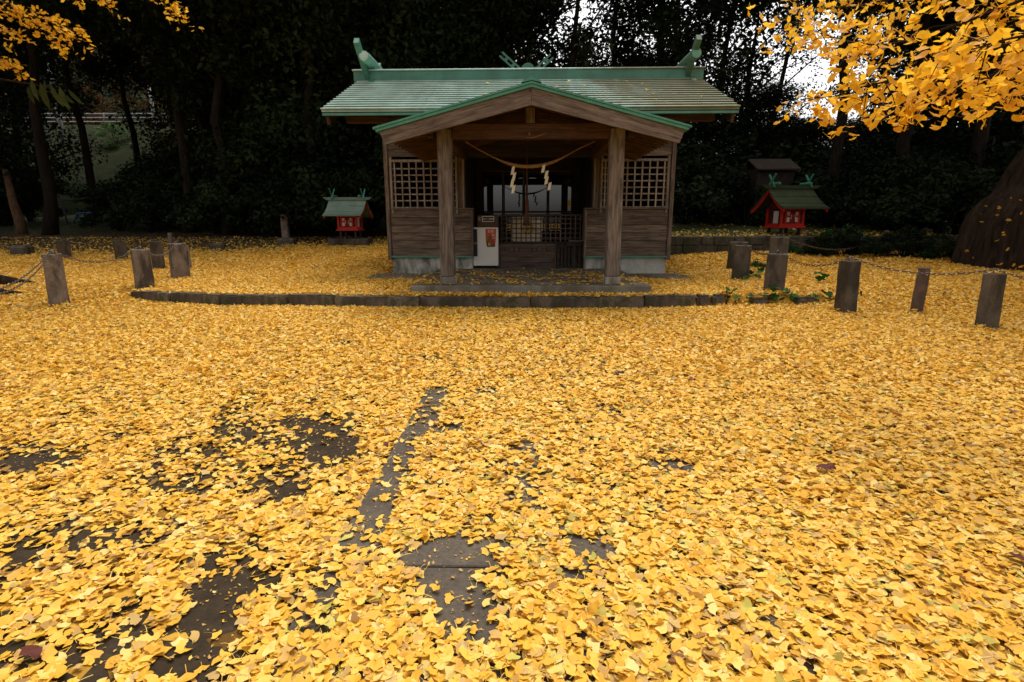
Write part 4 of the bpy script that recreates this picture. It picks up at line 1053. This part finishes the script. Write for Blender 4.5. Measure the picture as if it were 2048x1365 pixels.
# ------------------------------------------------------------------ trees
def leaf_cloud(centers, radii, n, size, mat, name, r, flat=.6, squash=.75):
    """many small folded leaf faces spread through clumps; centers (K,3), radii (K,)"""
    K = len(centers); w = radii**2.2; idx = r.choice(K, n, p=w/w.sum())
    d = r.normal(0, 1, (n, 3)); d /= np.linalg.norm(d, axis=1)[:, None]; rad = r.random(n)**.45
    P = centers[idx] + d*(rad*radii[idx])[:, None]*np.array([1, 1, squash])
    nrm = d*.5 + r.normal(0, .6, (n, 3)); nrm[:, 2] += flat; nrm /= np.linalg.norm(nrm, axis=1)[:, None]
    t = r.normal(0, 1, (n, 3)); t -= nrm*(t*nrm).sum(1)[:, None]; t /= np.linalg.norm(t, axis=1)[:, None]; b = np.cross(nrm, t)
    s = size*r.uniform(.6, 1.35, n)[:, None]; fold = r.uniform(.0, .35, n)[:, None]
    v = np.stack([P-t*s*.5, P+b*s*.26+nrm*s*fold*.4, P+t*s*.5-nrm*s*.1, P-b*s*.26+nrm*s*fold*.4], 1).reshape(-1, 3)
    k = np.arange(n)[:, None]*4
    f = np.concatenate([np.concatenate([k, k+1, k+2], 1), np.concatenate([k, k+2, k+3], 1)])
    return np_mesh(name, v, f, mat)
def tree_template(seed, H=14, spread=4.2, base=3.0, nleaf=9000, size=.26, clumps=60, lean=.4, mat=FOL, trunk_r=.28):
    r = np.random.default_rng(seed); m = MB()
    top = np.array([r.normal(0, lean), r.normal(0, lean), H*.8]); tp = []
    for i in range(9):
        t = i/8; tp.append(np.array([top[0]*t+r.normal(0, .08)*(i > 0), top[1]*t+r.normal(0, .08)*(i > 0), -.4+t*(H*.82)]))
    m.tube(tp, [trunk_r*(1.35 if i == 0 else 1)*(1-.85*i/8) for i in range(9)], 9)
    cs = []; rs = []
    for k in range(clumps):
        z = base + (H-base)*(.02+.98*r.random()); u = (z-base)/(H-base); prof = (math.sin(math.pi*(.12+.83*u)))**.7
        a = r.uniform(0, 6.283); d = spread*prof*math.sqrt(r.random())
        c = np.array([top[0]*z/H+d*math.cos(a), top[1]*z/H+d*math.sin(a), z]); cs.append(c); rs.append(r.uniform(.75, 1.45)*spread/4.2)
        if k % 3 == 0:
            zz = max(base*.6, z-d*.55-.3); p0 = np.array([top[0]*zz/H, top[1]*zz/H, zz]); mid = (p0+c)/2+np.array([0, 0, .15*d])
            rr = max(.03, trunk_r*.42*(1-zz/H)); m.tube([p0, mid, c], [rr, rr*.6, rr*.25], 5)
    crown = leaf_cloud(np.array(cs), np.array(rs), nleaf, size, mat, 'crown', r)
    tr = np_mesh('trunk', m.v, m.f, BARK, True)
    return tr, crown
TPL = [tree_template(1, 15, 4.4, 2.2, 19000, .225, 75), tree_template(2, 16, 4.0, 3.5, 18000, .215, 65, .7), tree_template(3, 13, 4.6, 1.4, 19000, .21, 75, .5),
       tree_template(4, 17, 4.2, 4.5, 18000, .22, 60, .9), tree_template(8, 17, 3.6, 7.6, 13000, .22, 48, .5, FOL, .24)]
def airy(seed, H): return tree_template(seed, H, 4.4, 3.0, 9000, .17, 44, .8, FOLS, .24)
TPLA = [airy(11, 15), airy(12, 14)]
SHADE_TPL = tree_template(61, 14.5, 6.6, 7.4, 16000, .24, 60, .4, FOL, .22)  # high wide crowns added above the frame to shade shrubs and back ground
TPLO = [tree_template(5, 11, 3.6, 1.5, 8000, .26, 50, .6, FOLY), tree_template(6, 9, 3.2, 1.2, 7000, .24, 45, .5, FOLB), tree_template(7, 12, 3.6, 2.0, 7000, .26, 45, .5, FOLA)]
def tree(tp, x, y, s, rz, label, group=None, name='evergreen_tree', sz=1.0, z=None):
    z = float(hz(x, y)) if z is None else z
    o = thing(name, label, 'tree', (x, y, z), rz, group); o.scale = (s, s, s*sz)
    link('trunk', tp[0], o); link('crown', tp[1], o); return o
def xat(px, Y): return at_y(px, 440, Y)[0]
ev = random.Random(5)
GL, GM_, GR = 'evergreen trees in the dark wood left of the hall', 'evergreen trees in the dark wood right behind the hall', 'evergreen trees in the dark wood right of the hall'
LL, LM, LR = 'tall dark evergreen tree among the unlit wood left of the hall', 'tall dark evergreen tree rising behind the hall roof', 'tall dark evergreen tree in the unlit wood right of the hall'
# (px, Y, template, scale, z-scale)
FRONT_L = [(92, 21, 4, .95, 1, 'tree with a wide dark trunk beside the dark railing on the left'), (205, 27, 4, .9, 1, 'slim dark trunk rising left of the leaning pale pole'), (372, 22, 4, 1.0, 1, 'tree with a straight dark trunk between the railing and the small left shrine'),
           (300, 31, 4, .9, 1, 'slim dark trunk crossing the white guardrail'), (445, 24, 3, 1.0, 1, None), (560, 23, 0, 1.0, 1, None), (640, 22.5, 2, 1.0, 1, None), (730, 23, 0, 1.05, 1, None), (20, 26, 0, 1, 1, None), (-90, 22, 2, 1.1, 1, None)]
BACK_L = [(40, 33, 2, 1.1, 1), (470, 30, 0, 1.1, 1), (520, 34, 1, 1.2, 1), (620, 31, 2, 1.2, 1), (700, 35, 0, 1.2, 1), (780, 32, 1, 1.2, 1), (450, 40, 2, 1.3, 1), (560, 42, 0, 1.4, 1), (680, 44, 2, 1.4, 1)]
MID = [(840, 24, 2, 1.1, 1), (900, 27, 0, 1.1, 1), (960, 24.5, 1, 1.15, 1), (1010, 30, 2, 1.2, 1), (870, 36, 0, 1.4, 1), (960, 40, 2, 1.5, 1), (1055, 25, 2, .62, .6), (1300, 26, 0, 1.1, 1.05), (1340, 31, 1, .9, 1), (1180, 27, 2, .6, .62), (1120, 31, 2, .8, .7), (1240, 30, 2, .75, .7), (1420, 29, 2, .5, .5)]
AIRY = [(1515, 33, 0, .95, .95), (1635, 31, 1, .62, .52), (1110, 25, 0, 1.0, 1), (1215, 27, 1, 1.05, 1.1), (1395, 26, 0, .95, .95), (1475, 27, 1, .95, .9), (1530, 31, 0, .7, .62)]
FRONT_R = [(1480, 25, 2, .62, .60, None), (1580, 24, 2, .55, .50, None), (1660, 23, 2, .58, .52, None), (1745, 22, 2, .62, .5, None), (1850, 23, 0, .95, .95, None), (1920, 22, 2, 1.0, 1, None), (2010, 25, 0, 1.1, 1, None), (2120, 21, 2, 1.1, 1, None),
           (1545, 33, 1, .6, .5, None), (1700, 31, 0, .6, .52, None), (1850, 33, 0, 1.2, 1, None)]
for i, (px, Y, k, s, sz) in enumerate(AIRY): tree(TPLA[k], xat(px, Y), Y, s, ev.uniform(0, 6.28), ['tall far airy evergreen with sky through it left of the yellow branch', 'small airy evergreen below the bright sky behind the yellow branch', 'thin leaved evergreen with sky showing through just right of the roof apex', 'thin leaved evergreen with sky gaps over the right half of the roof', 'airy evergreen behind the right ridge finial', 'airy evergreen right of the roof with bright sky gaps', 'low airy evergreen under the bright sky left of the yellow branch'][i], sz=sz)
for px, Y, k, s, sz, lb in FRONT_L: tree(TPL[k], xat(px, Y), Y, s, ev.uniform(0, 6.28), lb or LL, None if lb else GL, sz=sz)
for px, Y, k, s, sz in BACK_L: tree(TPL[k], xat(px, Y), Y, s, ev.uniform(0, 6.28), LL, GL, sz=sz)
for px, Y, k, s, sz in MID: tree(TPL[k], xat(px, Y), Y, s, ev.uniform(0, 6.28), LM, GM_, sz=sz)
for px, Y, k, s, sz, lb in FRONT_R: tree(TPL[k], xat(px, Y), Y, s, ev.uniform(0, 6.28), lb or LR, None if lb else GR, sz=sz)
# grassy bank carrying the road behind the wood on the left
BXL, BXR = xat(-60, 46), xat(560, 46)
def bank_z(y): return float(np.interp(y, [29, 34, 44.5, 48, 60], [1.6, 3.0, 8.55, 8.6, 9.0]))
byy = np.linspace(29, 60, 32); bxx = np.linspace(BXL-8, BXR, 50); BX, BY = np.meshgrid(bxx, byy)
BZ = np.interp(BY, [29, 34, 44.5, 48, 60], [1.2, 3.0, 8.55, 8.6, 9.0]) - 6*sstep((BX-xat(420, 46))/6) + .25*wav(BX*.5, BY*.5)
bi = np.arange(BX.size).reshape(BX.shape); bq = np.stack([bi[:-1, :-1], bi[:-1, 1:], bi[1:, 1:], bi[1:, :-1]], -1).reshape(-1, 4)
bank = link('road_bank', np_mesh('road_bank', np.stack([BX, BY, BZ], -1).reshape(-1, 3), bq, plain('bank_grass', (.022, .028, .009), .95, nz=.6, nscale=1.6, spec=.05), True)); props(bank, 'grassy bank carrying the road behind the wood on the left', kind='structure')
for px, Y, s, lb in [(455, 20.8, 1.0, 'wide crowned tree added for shade over the dark shrubs left of the stone marker'), (630, 20.8, 1.0, 'wide crowned tree added for shade over the pale roofed red shrine'), (1665, 19.3, 1.0, 'wide crowned tree added for shade over the mossy roofed red shrine'), (1790, 17.6, .98, 'wide crowned tree added for shade over the dark hedge left of the great trunk'), (1925, 16.2, 1.0, 'wide crowned tree added for shade close behind the great ginkgo trunk'), (-30, 18.5, 1.0, 'wide crowned tree added for shade above the low stone block at the far left')]:
    tree(SHADE_TPL, xat(px, Y), Y, s, ev.uniform(0, 6.28), lb)
tree(TPLO[0], xat(480, 27), 27, .8, 1, 'olive tinged tree behind the dark wood left of the hall', name='olive_tree')
tree(TPLO[1], xat(262, 41), 41, .42, 2, 'pale green round tree below the white guardrail on the left', name='young_tree', sz=.62, z=bank_z(41)-1.0)
tree(TPLO[2], xat(215, 56), 56, .85, 2, 'rust coloured tree on the hillside above the guardrail', name='autumn_tree', z=8.5)
tree(TPLO[2], xat(330, 58), 58, .9, 4, 'brown leaved tree on the hillside right of the leaning pole', name='autumn_tree', z=8.5)
tree(TPLO[0], xat(430, 52), 52, 1.0, 4, 'yellow green tree on the hillside right of the rusty ones', name='olive_tree', z=7)
# leaning sapling at far left
b = ground_pt(45, 470); o = wthing('sapling', 'bare leaning brown trunk at the far left forest edge', 'tree', tuple(b))
MB().tube([b-np.array([0, 0, .2]), at_y(38, 440, b[1]), at_y(26, 405, b[1]), at_y(10, 340, b[1]+.3)], [.22, .17, .14, .09], 9).build('trunk', BARKL, o, True)

# understory: shrubs along the forest edge
def shrub_template(seed, w, h, n, size, mat):
    r = np.random.default_rng(seed); cs = []; rs = []
    for k in range(26): a = r.uniform(0, 6.28); d = w*math.sqrt(r.random()); z = h*(.15+.75*r.random()*(1-.5*d/w)); cs.append((d*math.cos(a), d*math.sin(a), z)); rs.append(r.uniform(.3, .55)*w*.6)
    m = MB()
    for k in range(7): c = cs[k*3]; m.tube([(0, 0, -.1), (c[0]*.4, c[1]*.4, c[2]*.5), c], [.035, .025, .01], 5)
    return np_mesh('stems', m.v, m.f, BARK, True), leaf_cloud(np.array(cs), np.array(rs), n, size, mat, 'leaves', r)
SH = [shrub_template(21, 1.6, 2.4, 3600, .17, FOL), shrub_template(22, 1.9, 3.0, 4000, .18, FOL), shrub_template(23, 1.4, 1.7, 3000, .15, FOL)]
def shrub(px, Y, k, s, label, group, z=None):
    x = xat(px, Y); o = thing('shrub', label, 'shrub', (x, Y, float(hz(x, Y))-.1), ev.uniform(0, 6.28), group); o.scale = (s, s, s)
    link('stems', SH[k][0], o); link('leaves', SH[k][1], o); return o
for px, Y, k, s in [(240, 23, 0, .9), (300, 22, 0, 1.0), (350, 24, 1, 1.1), (430, 21.5, 0, 1.0), (490, 20.5, 1, .95), (550, 20.5, 0, 1.1), (610, 20, 1, 1.05), (665, 20.5, 1, 1.2), (725, 20, 0, 1.1), (770, 20.5, 1, 1.2), (10, 25, 1, 1.2), (60, 27, 0, .9), (270, 26, 1, 1.0), (400, 26, 1, 1.5), (530, 25, 1, 1.5), (640, 24.5, 1, 1.6), (740, 24, 1, 1.6)]:
    shrub(px, Y, k, s, 'dark leafy shrub under the wood left of the hall', 'shrubs under the wood left of the hall')
for px, Y, k, s in [(1375, 19, 1, 1.0), (1430, 20, 0, 1.1), (1490, 18.5, 2, .9), (1540, 22.5, 1, 1.2), (1625, 19.5, 0, .8), (1690, 18, 1, .9), (1760, 16.5, 0, .85), (1820, 15.8, 1, .8), (1880, 15.2, 0, .9), (1700, 22, 1, 1.3), (1800, 20, 1, 1.3), (1900, 18.5, 1, 1.4), (1990, 17, 1, 1.4), (1600, 24, 1, 1.4), (1480, 23, 1, 1.4), (1400, 23, 1, 1.4)]:
    shrub(px, Y, k, s, 'dark leafy shrub under the wood right of the hall', 'shrubs under the wood right of the hall')
SHG = shrub_template(31, .55, .6, 700, .10, IVY)
for px, py, s, lb in [(1690, 498, 1.0, 'low dark bush behind the edge on stone post'), (1600, 512, .55, 'small green bush between the broad stone posts'), (1785, 500, .7, 'low leafy bush around the far right post'), (1850, 508, .8, 'low leafy bush at the foot of the great trunk'), (1520, 540, .42, 'green bush growing between the two right posts')]:
    p = ground_pt(px, py); o = thing('bush', lb, 'bush', (p[0], p[1]+.3, p[2]-.05), ev.uniform(0, 6), None); o.scale = (s,)*3; link('stems', SHG[0], o); link('leaves', SHG[1], o)
for px, Y, k, s, lb in [(1640, 13.5, 2, .34, 'dark bush against the stone wall right of the second rear post'), (1700, 13.3, 0, .36, 'dark bush against the stone wall above the edge on post'), (1755, 13.4, 2, .36, 'dark bush against the stone wall beside the far small post'), (1815, 13.2, 0, .36, 'dark bush against the stone wall left of the great trunk'), (1870, 13.0, 2, .42, 'dark bush tucked beside the great trunk')]:
    x = xat(px, Y); o = thing('bush', lb, 'bush', (x, Y, float(hz(x, Y))-.05), ev.uniform(0, 6)); o.scale = (s,)*3; link('stems', SH[k][0], o); link('leaves', SH[k][1], o)
# ivy sprigs along the right end of the kerb
def ivy_leaf():
    pts = []
    for k in range(20):
        a = 2*math.pi*k/20; r_ = .62+.38*abs(math.cos(2.5*(a-math.pi/2))); pts.append((r_*math.cos(a), r_*math.sin(a), .12*math.sin(3*a)))
    return np_mesh('leaf', [(0, 0, .1)]+pts, [(0, 1+k, 1+(k+1) % 20) for k in range(20)], IVY, True)
IVL = ivy_leaf()
def sprig(pxs, label, n, s, spread=(22, 8)):
    p0 = ground_pt(*pxs); o = thing('ivy_sprig', label, 'ivy', tuple(p0))
    for k in range(n):
        q = ground_pt(pxs[0]+ev.gauss(0, spread[0]), pxs[1]+ev.gauss(0, spread[1]*.6))
        l = link('leaf', IVL, o); l.location = (q[0]-p0[0], q[1]-p0[1], q[2]-p0[2]+ev.uniform(.05, .16)); l.rotation_euler = (ev.gauss(.5, .4), ev.gauss(0, .4), ev.uniform(0, 6)); l.scale = (s*ev.uniform(.6, 1.2),)*3
sprig((1475, 606), 'green ivy sprig at the right tip of the kerb', 14, .05); sprig((1562, 606), 'green ivy sprig below the broad stone post', 14, .062); sprig((1642, 607), 'green ivy sprig left of the edge on stone post', 10, .05)
sprig((1640, 566), 'single bright green ivy sprig alone on the yellow leaves', 4, .085, (7, 4)); sprig((1500, 556), 'green ivy clump at the foot of the inner right post', 20, .07, (16, 12))
sprig((1300, 612), 'mossy green sprig growing on the kerb front', 8, .045, (30, 4))

# hillside behind the wood and far trees on it
hx = np.linspace(-170, 60, 90); hy = np.linspace(58, 190, 60); HX, HY = np.meshgrid(hx, hy)
HZ = 6+ sstep((HY-58)/90)*44*(.25+.75*sstep((18-HX)/50)) + 1.5*wav(HX*.1, HY*.1)
HZ -= 8*sstep((HX+5)/40)
i_ = np.arange(HX.size).reshape(HX.shape); hq = np.stack([i_[:-1, :-1], i_[:-1, 1:], i_[1:, 1:], i_[1:, :-1]], -1).reshape(-1, 4)
HILLM = plain('hill_soil', (.03, .035, .015), .95, spec=.05, nz=.5, nscale=.6)
hill = link('hillside', np_mesh('hillside', np.stack([HX, HY, HZ], -1).reshape(-1, 3), hq, HILLM, True)); props(hill, 'steep dark wooded hillside behind the wood on the left', kind='structure')
r = np.random.default_rng(77); n = 900; x = r.uniform(-160, 45, n); y = r.uniform(58, 150, n)
zh = 6+ sstep((y-58)/90)*44*(.25+.75*sstep((18-x)/50)) - 8*sstep((x+5)/40)
m = r.random(n) < np.clip(.95-.03*np.clip(x, 0, 40), .2, 1); cs = np.stack([x, y, zh+2.6], -1)[m]
wd = link('hillside_wood', leaf_cloud(cs, r.uniform(2.0, 3.8, len(cs)), 60000, .95, FOL, 'hillside_wood', r)); props(wd, 'far wood covering the hillside behind the left trees', kind='stuff')
m2 = (r.random(len(cs)) < .12); wa = link('hillside_autumn_wood', leaf_cloud(cs[m2]+np.array([0, -1, 1.2]), r.uniform(1.6, 2.6, m2.sum()), 7000, .8, FOLA, 'hillside_autumn_wood', r)); props(wa, 'rusty patches of autumn trees in the far hillside wood', kind='stuff')

# ------------------------------------------------------------------ the two great ginkgos
def great_trunk(cx, cy, r0, flare, H, seed, label, name='ginkgo_tree', prof=None):
    z0 = float(hz(cx, cy)); o = wthing(name, label, 'tree', (cx, cy, z0)); r = np.random.default_rng(seed)
    nz, na = 60, 150; ph = r.uniform(0, 6.28, 5); vs = []
    for i in range(nz):
        z = -.3+H*(i/(nz-1))**1.6
        for k in range(na):
            a = 2*math.pi*k/na; fl = flare*math.exp(-max(z, 0)/1.6)
            rr = r0 + fl*(1+.30*math.sin(5*a+ph[0])+.20*math.sin(9*a+ph[1])) + .06*math.sin(13*a+ph[2]+z*.4)+.03*math.sin(29*a+ph[3]+z)
            if prof is not None: rr = float(np.interp(z, prof[0], prof[1]))*(1+.05*math.sin(5*a+ph[0])*min(1, 1.5/(1+z))) + .06*math.sin(13*a+ph[2]+.5*math.sin(z*1.3))+.045*math.sin(31*a+ph[3]+1.2*math.sin(z*1.7+a*3))+.03*math.sin(53*a+2*math.sin(z*2.3+a*5))+.02*r.random()
            vs.append((cx+rr*math.cos(a), cy+rr*math.sin(a), z0+z))
    fs = [(i*na+k, i*na+(k+1) % na, (i+1)*na+(k+1) % na, (i+1)*na+k) for i in range(nz-1) for k in range(na)]
    link('trunk', np_mesh('trunk', vs, fs, BARKG, True), o); return o
GPROF = ([-.3, 0, .6, 1.05, 1.35, 1.58, 2.05, 2.5, 3.2, 4.2, 9.5], [2.62, 2.50, 2.42, 2.36, 2.20, 1.98, 1.86, 1.62, 1.42, 1.25, 1.0])
gr = great_trunk(11.65, 11.0, 1.2, 1.5, 9.5, 3, 'great ginkgo with a broad flaring trunk and yellow branches at the right edge', prof=GPROF)
gl = great_trunk(-10.9, 8.2, .85, 1.0, 8.5, 4, 'great ginkgo outside the left edge with spreading roots and yellow leaf sprays')
for (a, b, c) in [((-9.6, 8.0), (-8.6, 8.1), (-7.75, 8.35)), ((-9.7, 7.7), (-8.7, 7.5), (-7.9, 7.6)), ((-9.8, 8.6), (-8.9, 8.9), (-8.4, 9.3))]:
    MB().tube([(p[0], p[1], float(hz(*p))+h) for p, h in ((a, .35), (b, .08), (c, -.04))], [.30, .15, .05], 9).build('root', BARKG, gl, True)

hang_pts = []       # (pos, size)
def branch(parent, pl, r0, dens, spread, size, seed, droop=0.0, twigs=True, rng_t=(0, 1)):
    r = np.random.default_rng(seed)
    pts = spline([at_y(*p) for p in pl], 8); n = len(pts)
    m = MB().tube(pts, [r0*.6*(1-.85*i/(n-1)) for i in range(n)], 6)
    out = []
    for i in range(1, n):
        L = (pts[i]-pts[i-1]).length; k = r.poisson(dens*L)
        for _ in range(k):
            p = pts[i-1].lerp(pts[i], r.random()); d = Vector(r.normal(0, spread, 3)); d.z = d.z*.7-abs(droop)*r.random()
            e = p+d
            if twigs and r.random() < .45: m.tube([p, p+d*.5+Vector((0, 0, .02)), e], [.0035, .0025, .0015], 4, False)
            for q in range(r.integers(2, 5)):
                out.append((e+Vector(r.normal(0, size*.75, 3)), size*r.uniform(.65, 1.2)))
    m.build('branch', BARKG, parent, True)
    return out
S = .037
B1 = [([(2120, 40, 2.7), (1960, 110, 2.9), (1830, 150, 3.2), (1700, 180, 3.5), (1606, 205, 3.7)], .016, 70, .085, S, .05),
      ([(2120, -30, 3.0), (1900, 55, 3.3), (1760, 90, 3.6), (1650, 70, 4.3), (1560, 35, 4.8)], .016, 50, .12, S, .05),
      ([(2120, 120, 2.8), (1990, 150, 3.0), (1890, 185, 3.3), (1800, 215, 3.6), (1725, 200, 3.8)], .014, 62, .085, S, .06),
      ([(2120, 170, 3.0), (2030, 170, 3.1), (1975, 190, 3.3), (1935, 225, 3.45)], .010, 40, .06, S, .05),
      ([(2120, -80, 3.6), (1850, -20, 4.2), (1700, 15, 4.8), (1590, 15, 5.2)], .018, 60, .17, S, .08),
      ([(2110, 60, 2.3), (2010, 80, 2.4), (1940, 100, 2.6), (1870, 110, 2.8)], .010, 45, .07, S, .03),
      ([(1830, 195, 3.5), (1810, 225, 3.55), (1795, 255, 3.6)], .005, 26, .035, S, .03),
      ([(1730, 190, 3.7), (1690, 225, 3.7), (1655, 260, 3.75)], .005, 20, .035, S, .02),
      ([(1930, 190, 3.4), (1880, 225, 3.5), (1845, 250, 3.55)], .005, 14, .03, S, .02),
      ([(2090, 215, 2.5), (2052, 245, 2.5), (2046, 272, 2.5)], .005, 14, .02, S, .01)]
LV = []
for i, (pl, r0, dens, spd, sz, dr) in enumerate(B1): LV += branch(gr, pl, r0, dens*1.12, spd, sz, 40+i, dr)
print('hanging leaves', len(LV))
def hang_rot(r):
    # blades hang roughly level to drooping, turned every way
    return (r.gauss(.0, .75), r.gauss(0, .6), r.uniform(0, 6.28))
hr = random.Random(9)
LVs = sorted(LV, key=lambda q: -(q[1]/max(.3, (np.array(q[0])-CAM)@fwd)))
def on_screen(p):
    c = np.array(p)-CAM; z = c@fwd; x = 1024+F_PX*(c@rgt2)/z; y = 682.5-F_PX*(c@upv2)/z; return -20 < x < 2068 and y > -20
single = [q for q in LVs if on_screen(q[0])][:300]; ids = set(id(q) for q in single); rest = [q for q in LVs if id(q) not in ids]
for p, s in single:
    l = link('leaf', hr.choice(LEAF_HANG), gr); l.location = p; l.rotation_euler = hang_rot(hr); l.scale = (s,)*3
def leaf_mass(items, mat, parent, name='foliage', seed=1):
    rr = random.Random(seed); src = []
    for me in LEAF_HANG:
        v = np.array([tuple(x.co) for x in me.vertices]); f = []
        for p in me.polygons:
            q = list(p.vertices); f += [(q[0], q[i], q[i+1]) for i in range(1, len(q)-1)]
        src.append((v, np.array(f)))
    V = []; Fc = []; T = []; n = 0
    for p, s in items:
        v, f = src[rr.randrange(len(src))]; E = np.array(Euler(hang_rot(rr)).to_matrix()); w = (v*s)@E.T+np.array(p); V.append(w); Fc.append(f+n); T.append(np.full(len(w), rr.random())); n += len(w)
    me = np_mesh(name, np.concatenate(V), np.concatenate(Fc), mat, True)
    a = me.attributes.new('tint', 'FLOAT', 'POINT'); a.data.foreach_set('value', np.concatenate(T).astype(np.float32))
    return link(name, me, parent)
fo = leaf_mass(rest, LEAF_TG, gr); fo['kind'] = 'stuff'
# upper crowns of both ginkgos, mostly above the picture, thickened to shade the ground
def upper_crown(parent, boxes, n, seed, size=.06):
    r = np.random.default_rng(seed); items = []
    for (c, rad) in boxes:
        for _ in range(n):
            d = r.normal(0, 1, 3); d /= np.linalg.norm(d); items.append((np.array(c)+d*np.array(rad)*r.random()**.4, size*r.uniform(.8, 1.5)))
    f = leaf_mass(items, LEAF_TG, parent, seed=seed); f['kind'] = 'stuff'
upper_crown(gr, [((10.5, 10, 9), (5, 4.5, 2.2)), ((7.5, 8, 8.5), (3.5, 3, 1.5)), ((11.5, 5.5, 7.5), (3.5, 3.5, 2))], 2600, 5, .10)
upper_crown(gl, [((-10.5, 9, 9.0), (5, 4.5, 2.2)), ((-7.5, 8.5, 9), (3.5, 3.0, 1.5)), ((-9.5, 5, 8), (3.5, 3, 1.6))], 2600, 6, .10)
# left ginkgo sprays
B2 = [([(-120, -60, 7.5), (0, 0, 8.0), (80, 55, 8.3), (150, 95, 8.5)], .03, 34, .14, .045, .05), ([(-120, -20, 7.5), (10, 20, 8), (90, 40, 8.3), (172, 68, 8.6)], .025, 26, .12, .045, .05),
      ([(-120, 0, 7.8), (-30, 35, 8.0), (15, 55, 8.1), (42, 78, 8.2)], .02, 24, .11, .045, .05), ([(-120, 40, 7.4), (-10, 110, 7.8), (25, 135, 7.9), (52, 162, 8.0)], .02, 26, .09, .045, .04),
      ([(120, -60, 8), (180, -25, 8.2), (238, 18, 8.4)], .02, 20, .09, .045, .04), ([(270, -60, 8), (325, -10, 8.2), (350, 25, 8.3), (372, 48, 8.4)], .02, 34, .10, .045, .06),
      ([(60, -60, 8), (120, -25, 8.2), (170, 2, 8.3)], .02, 22, .09, .045, .04)]
LV2 = []
for i, (pl, r0, dens, spd, sz, dr) in enumerate(B2): LV2 += branch(gl, pl, r0, dens*1.5, spd*.72, sz, 70+i, dr, False)
f2 = leaf_mass(LV2, LEAF_TG, gl, seed=4); f2['kind'] = 'stuff'
# green spray below them
gs = wthing('leafy_branch', 'drooping branch of long green leaves below the yellow sprays at the left edge', 'branch', tuple(at_y(0, 150, 9)))
MB().tube([at_y(-60, 150, 8.6), at_y(40, 165, 9), at_y(110, 178, 9.2)], [.02, .014, .006], 5).build('twig', BARKG, gs, True)
def long_leaf(): return np_mesh('leaf', [(0, 0, 0), (.13, .35, .02), (.10, .75, -.05), (0, 1.05, -.16), (-.10, .75, -.05), (-.13, .35, .02), (0, .5, -.03)], [(0, 1, 6), (1, 2, 6), (2, 3, 6), (3, 4, 6), (4, 5, 6), (5, 0, 6)], FOLY, True)
LLM = long_leaf()
for px, py, a, s in [(62, 158, -.5, .34), (80, 165, -.35, .38), (100, 168, -.6, .36), (118, 172, -.45, .36), (135, 178, -.8, .28), (70, 178, -1.0, .30), (110, 188, -1.0, .32), (90, 160, -.2, .3), (128, 190, -1.1, .26), (55, 172, -.3, .26)]:
    l = link('leaf', LLM, gs); p = at_y(px, py, 9.0+ev.uniform(-.15, .15)); l.matrix_parent_inverse = WB[gs.name]; l.location = p; l.rotation_euler = (R(100)+ev.gauss(0, .2), R(90)+a*.2+1.9+a, ev.gauss(0, .2)); l.scale = (s,)*3
# a few dark red fallen leaves on the carpet
REDL = plain('withered_red_leaf', (.11, .02, .012), .7, nz=.5, nscale=30)
rm = leaf_mesh('leaf', REDL, 901, .5)
for px, py, s in [(1650, 953, .055), (2028, 1135, .06), (60, 1338, .05), (1770, 1025, .03), (960, 628, .07), (1380, 770, .03), (1066, 747, .035), (300, 603, .05), (180, 838, .04), (1655, 905, .03), (225, 727, .06), (770, 905, .03), (1745, 730, .04), (1420, 690, .04), (520, 668, .05), (1890, 590, .06), (1660, 590, .06)]:
    p = ground_pt(px, py); l = link('leaf', rm, ground); l.location = (p[0], p[1], p[2]+.045); l.rotation_euler = (ev.gauss(.2, .3), ev.gauss(0, .3), ev.uniform(0, 6)); l.scale = (s,)*3
print('objects', len(bpy.data.objects))

# leaves caught on the great trunk and on the lichen post
for k in range(26):
    px, py = ev.uniform(1925, 2045), ev.uniform(385, 540)
    d = ray(px, py); best = None
    for tt in np.arange(7, 14, .03):
        q = CAM+d*tt; rad = math.hypot(q[0]-11.65, q[1]-11.0); zz = q[2]-float(hz(11.65, 11.0))
        if rad < float(np.interp(zz, *GPROF))+.05: best = q; break
    if best is not None:
        l = link('leaf', ev.choice(LEAF_HANG), gr); l.matrix_parent_inverse = WB[gr.name]; l.location = CAM+d*(tt-.12); l.rotation_euler = (ev.gauss(.9, .4), ev.gauss(0, .5), ev.uniform(0, 6)); l.scale = (ev.uniform(.03, .05),)*3
T5 = POSTS['R5']
for k in range(12):
    l = link('leaf', ev.choice(LEAF_SINGLE), ground); l.location = (T5.x+ev.uniform(-.09, .09), T5.y+ev.uniform(-.09, .05), T5.z-.04+ev.uniform(0, .03)); l.rotation_euler = (ev.gauss(0, .3), ev.gauss(0, .3), ev.uniform(0, 6)); l.scale = (.032,)*3
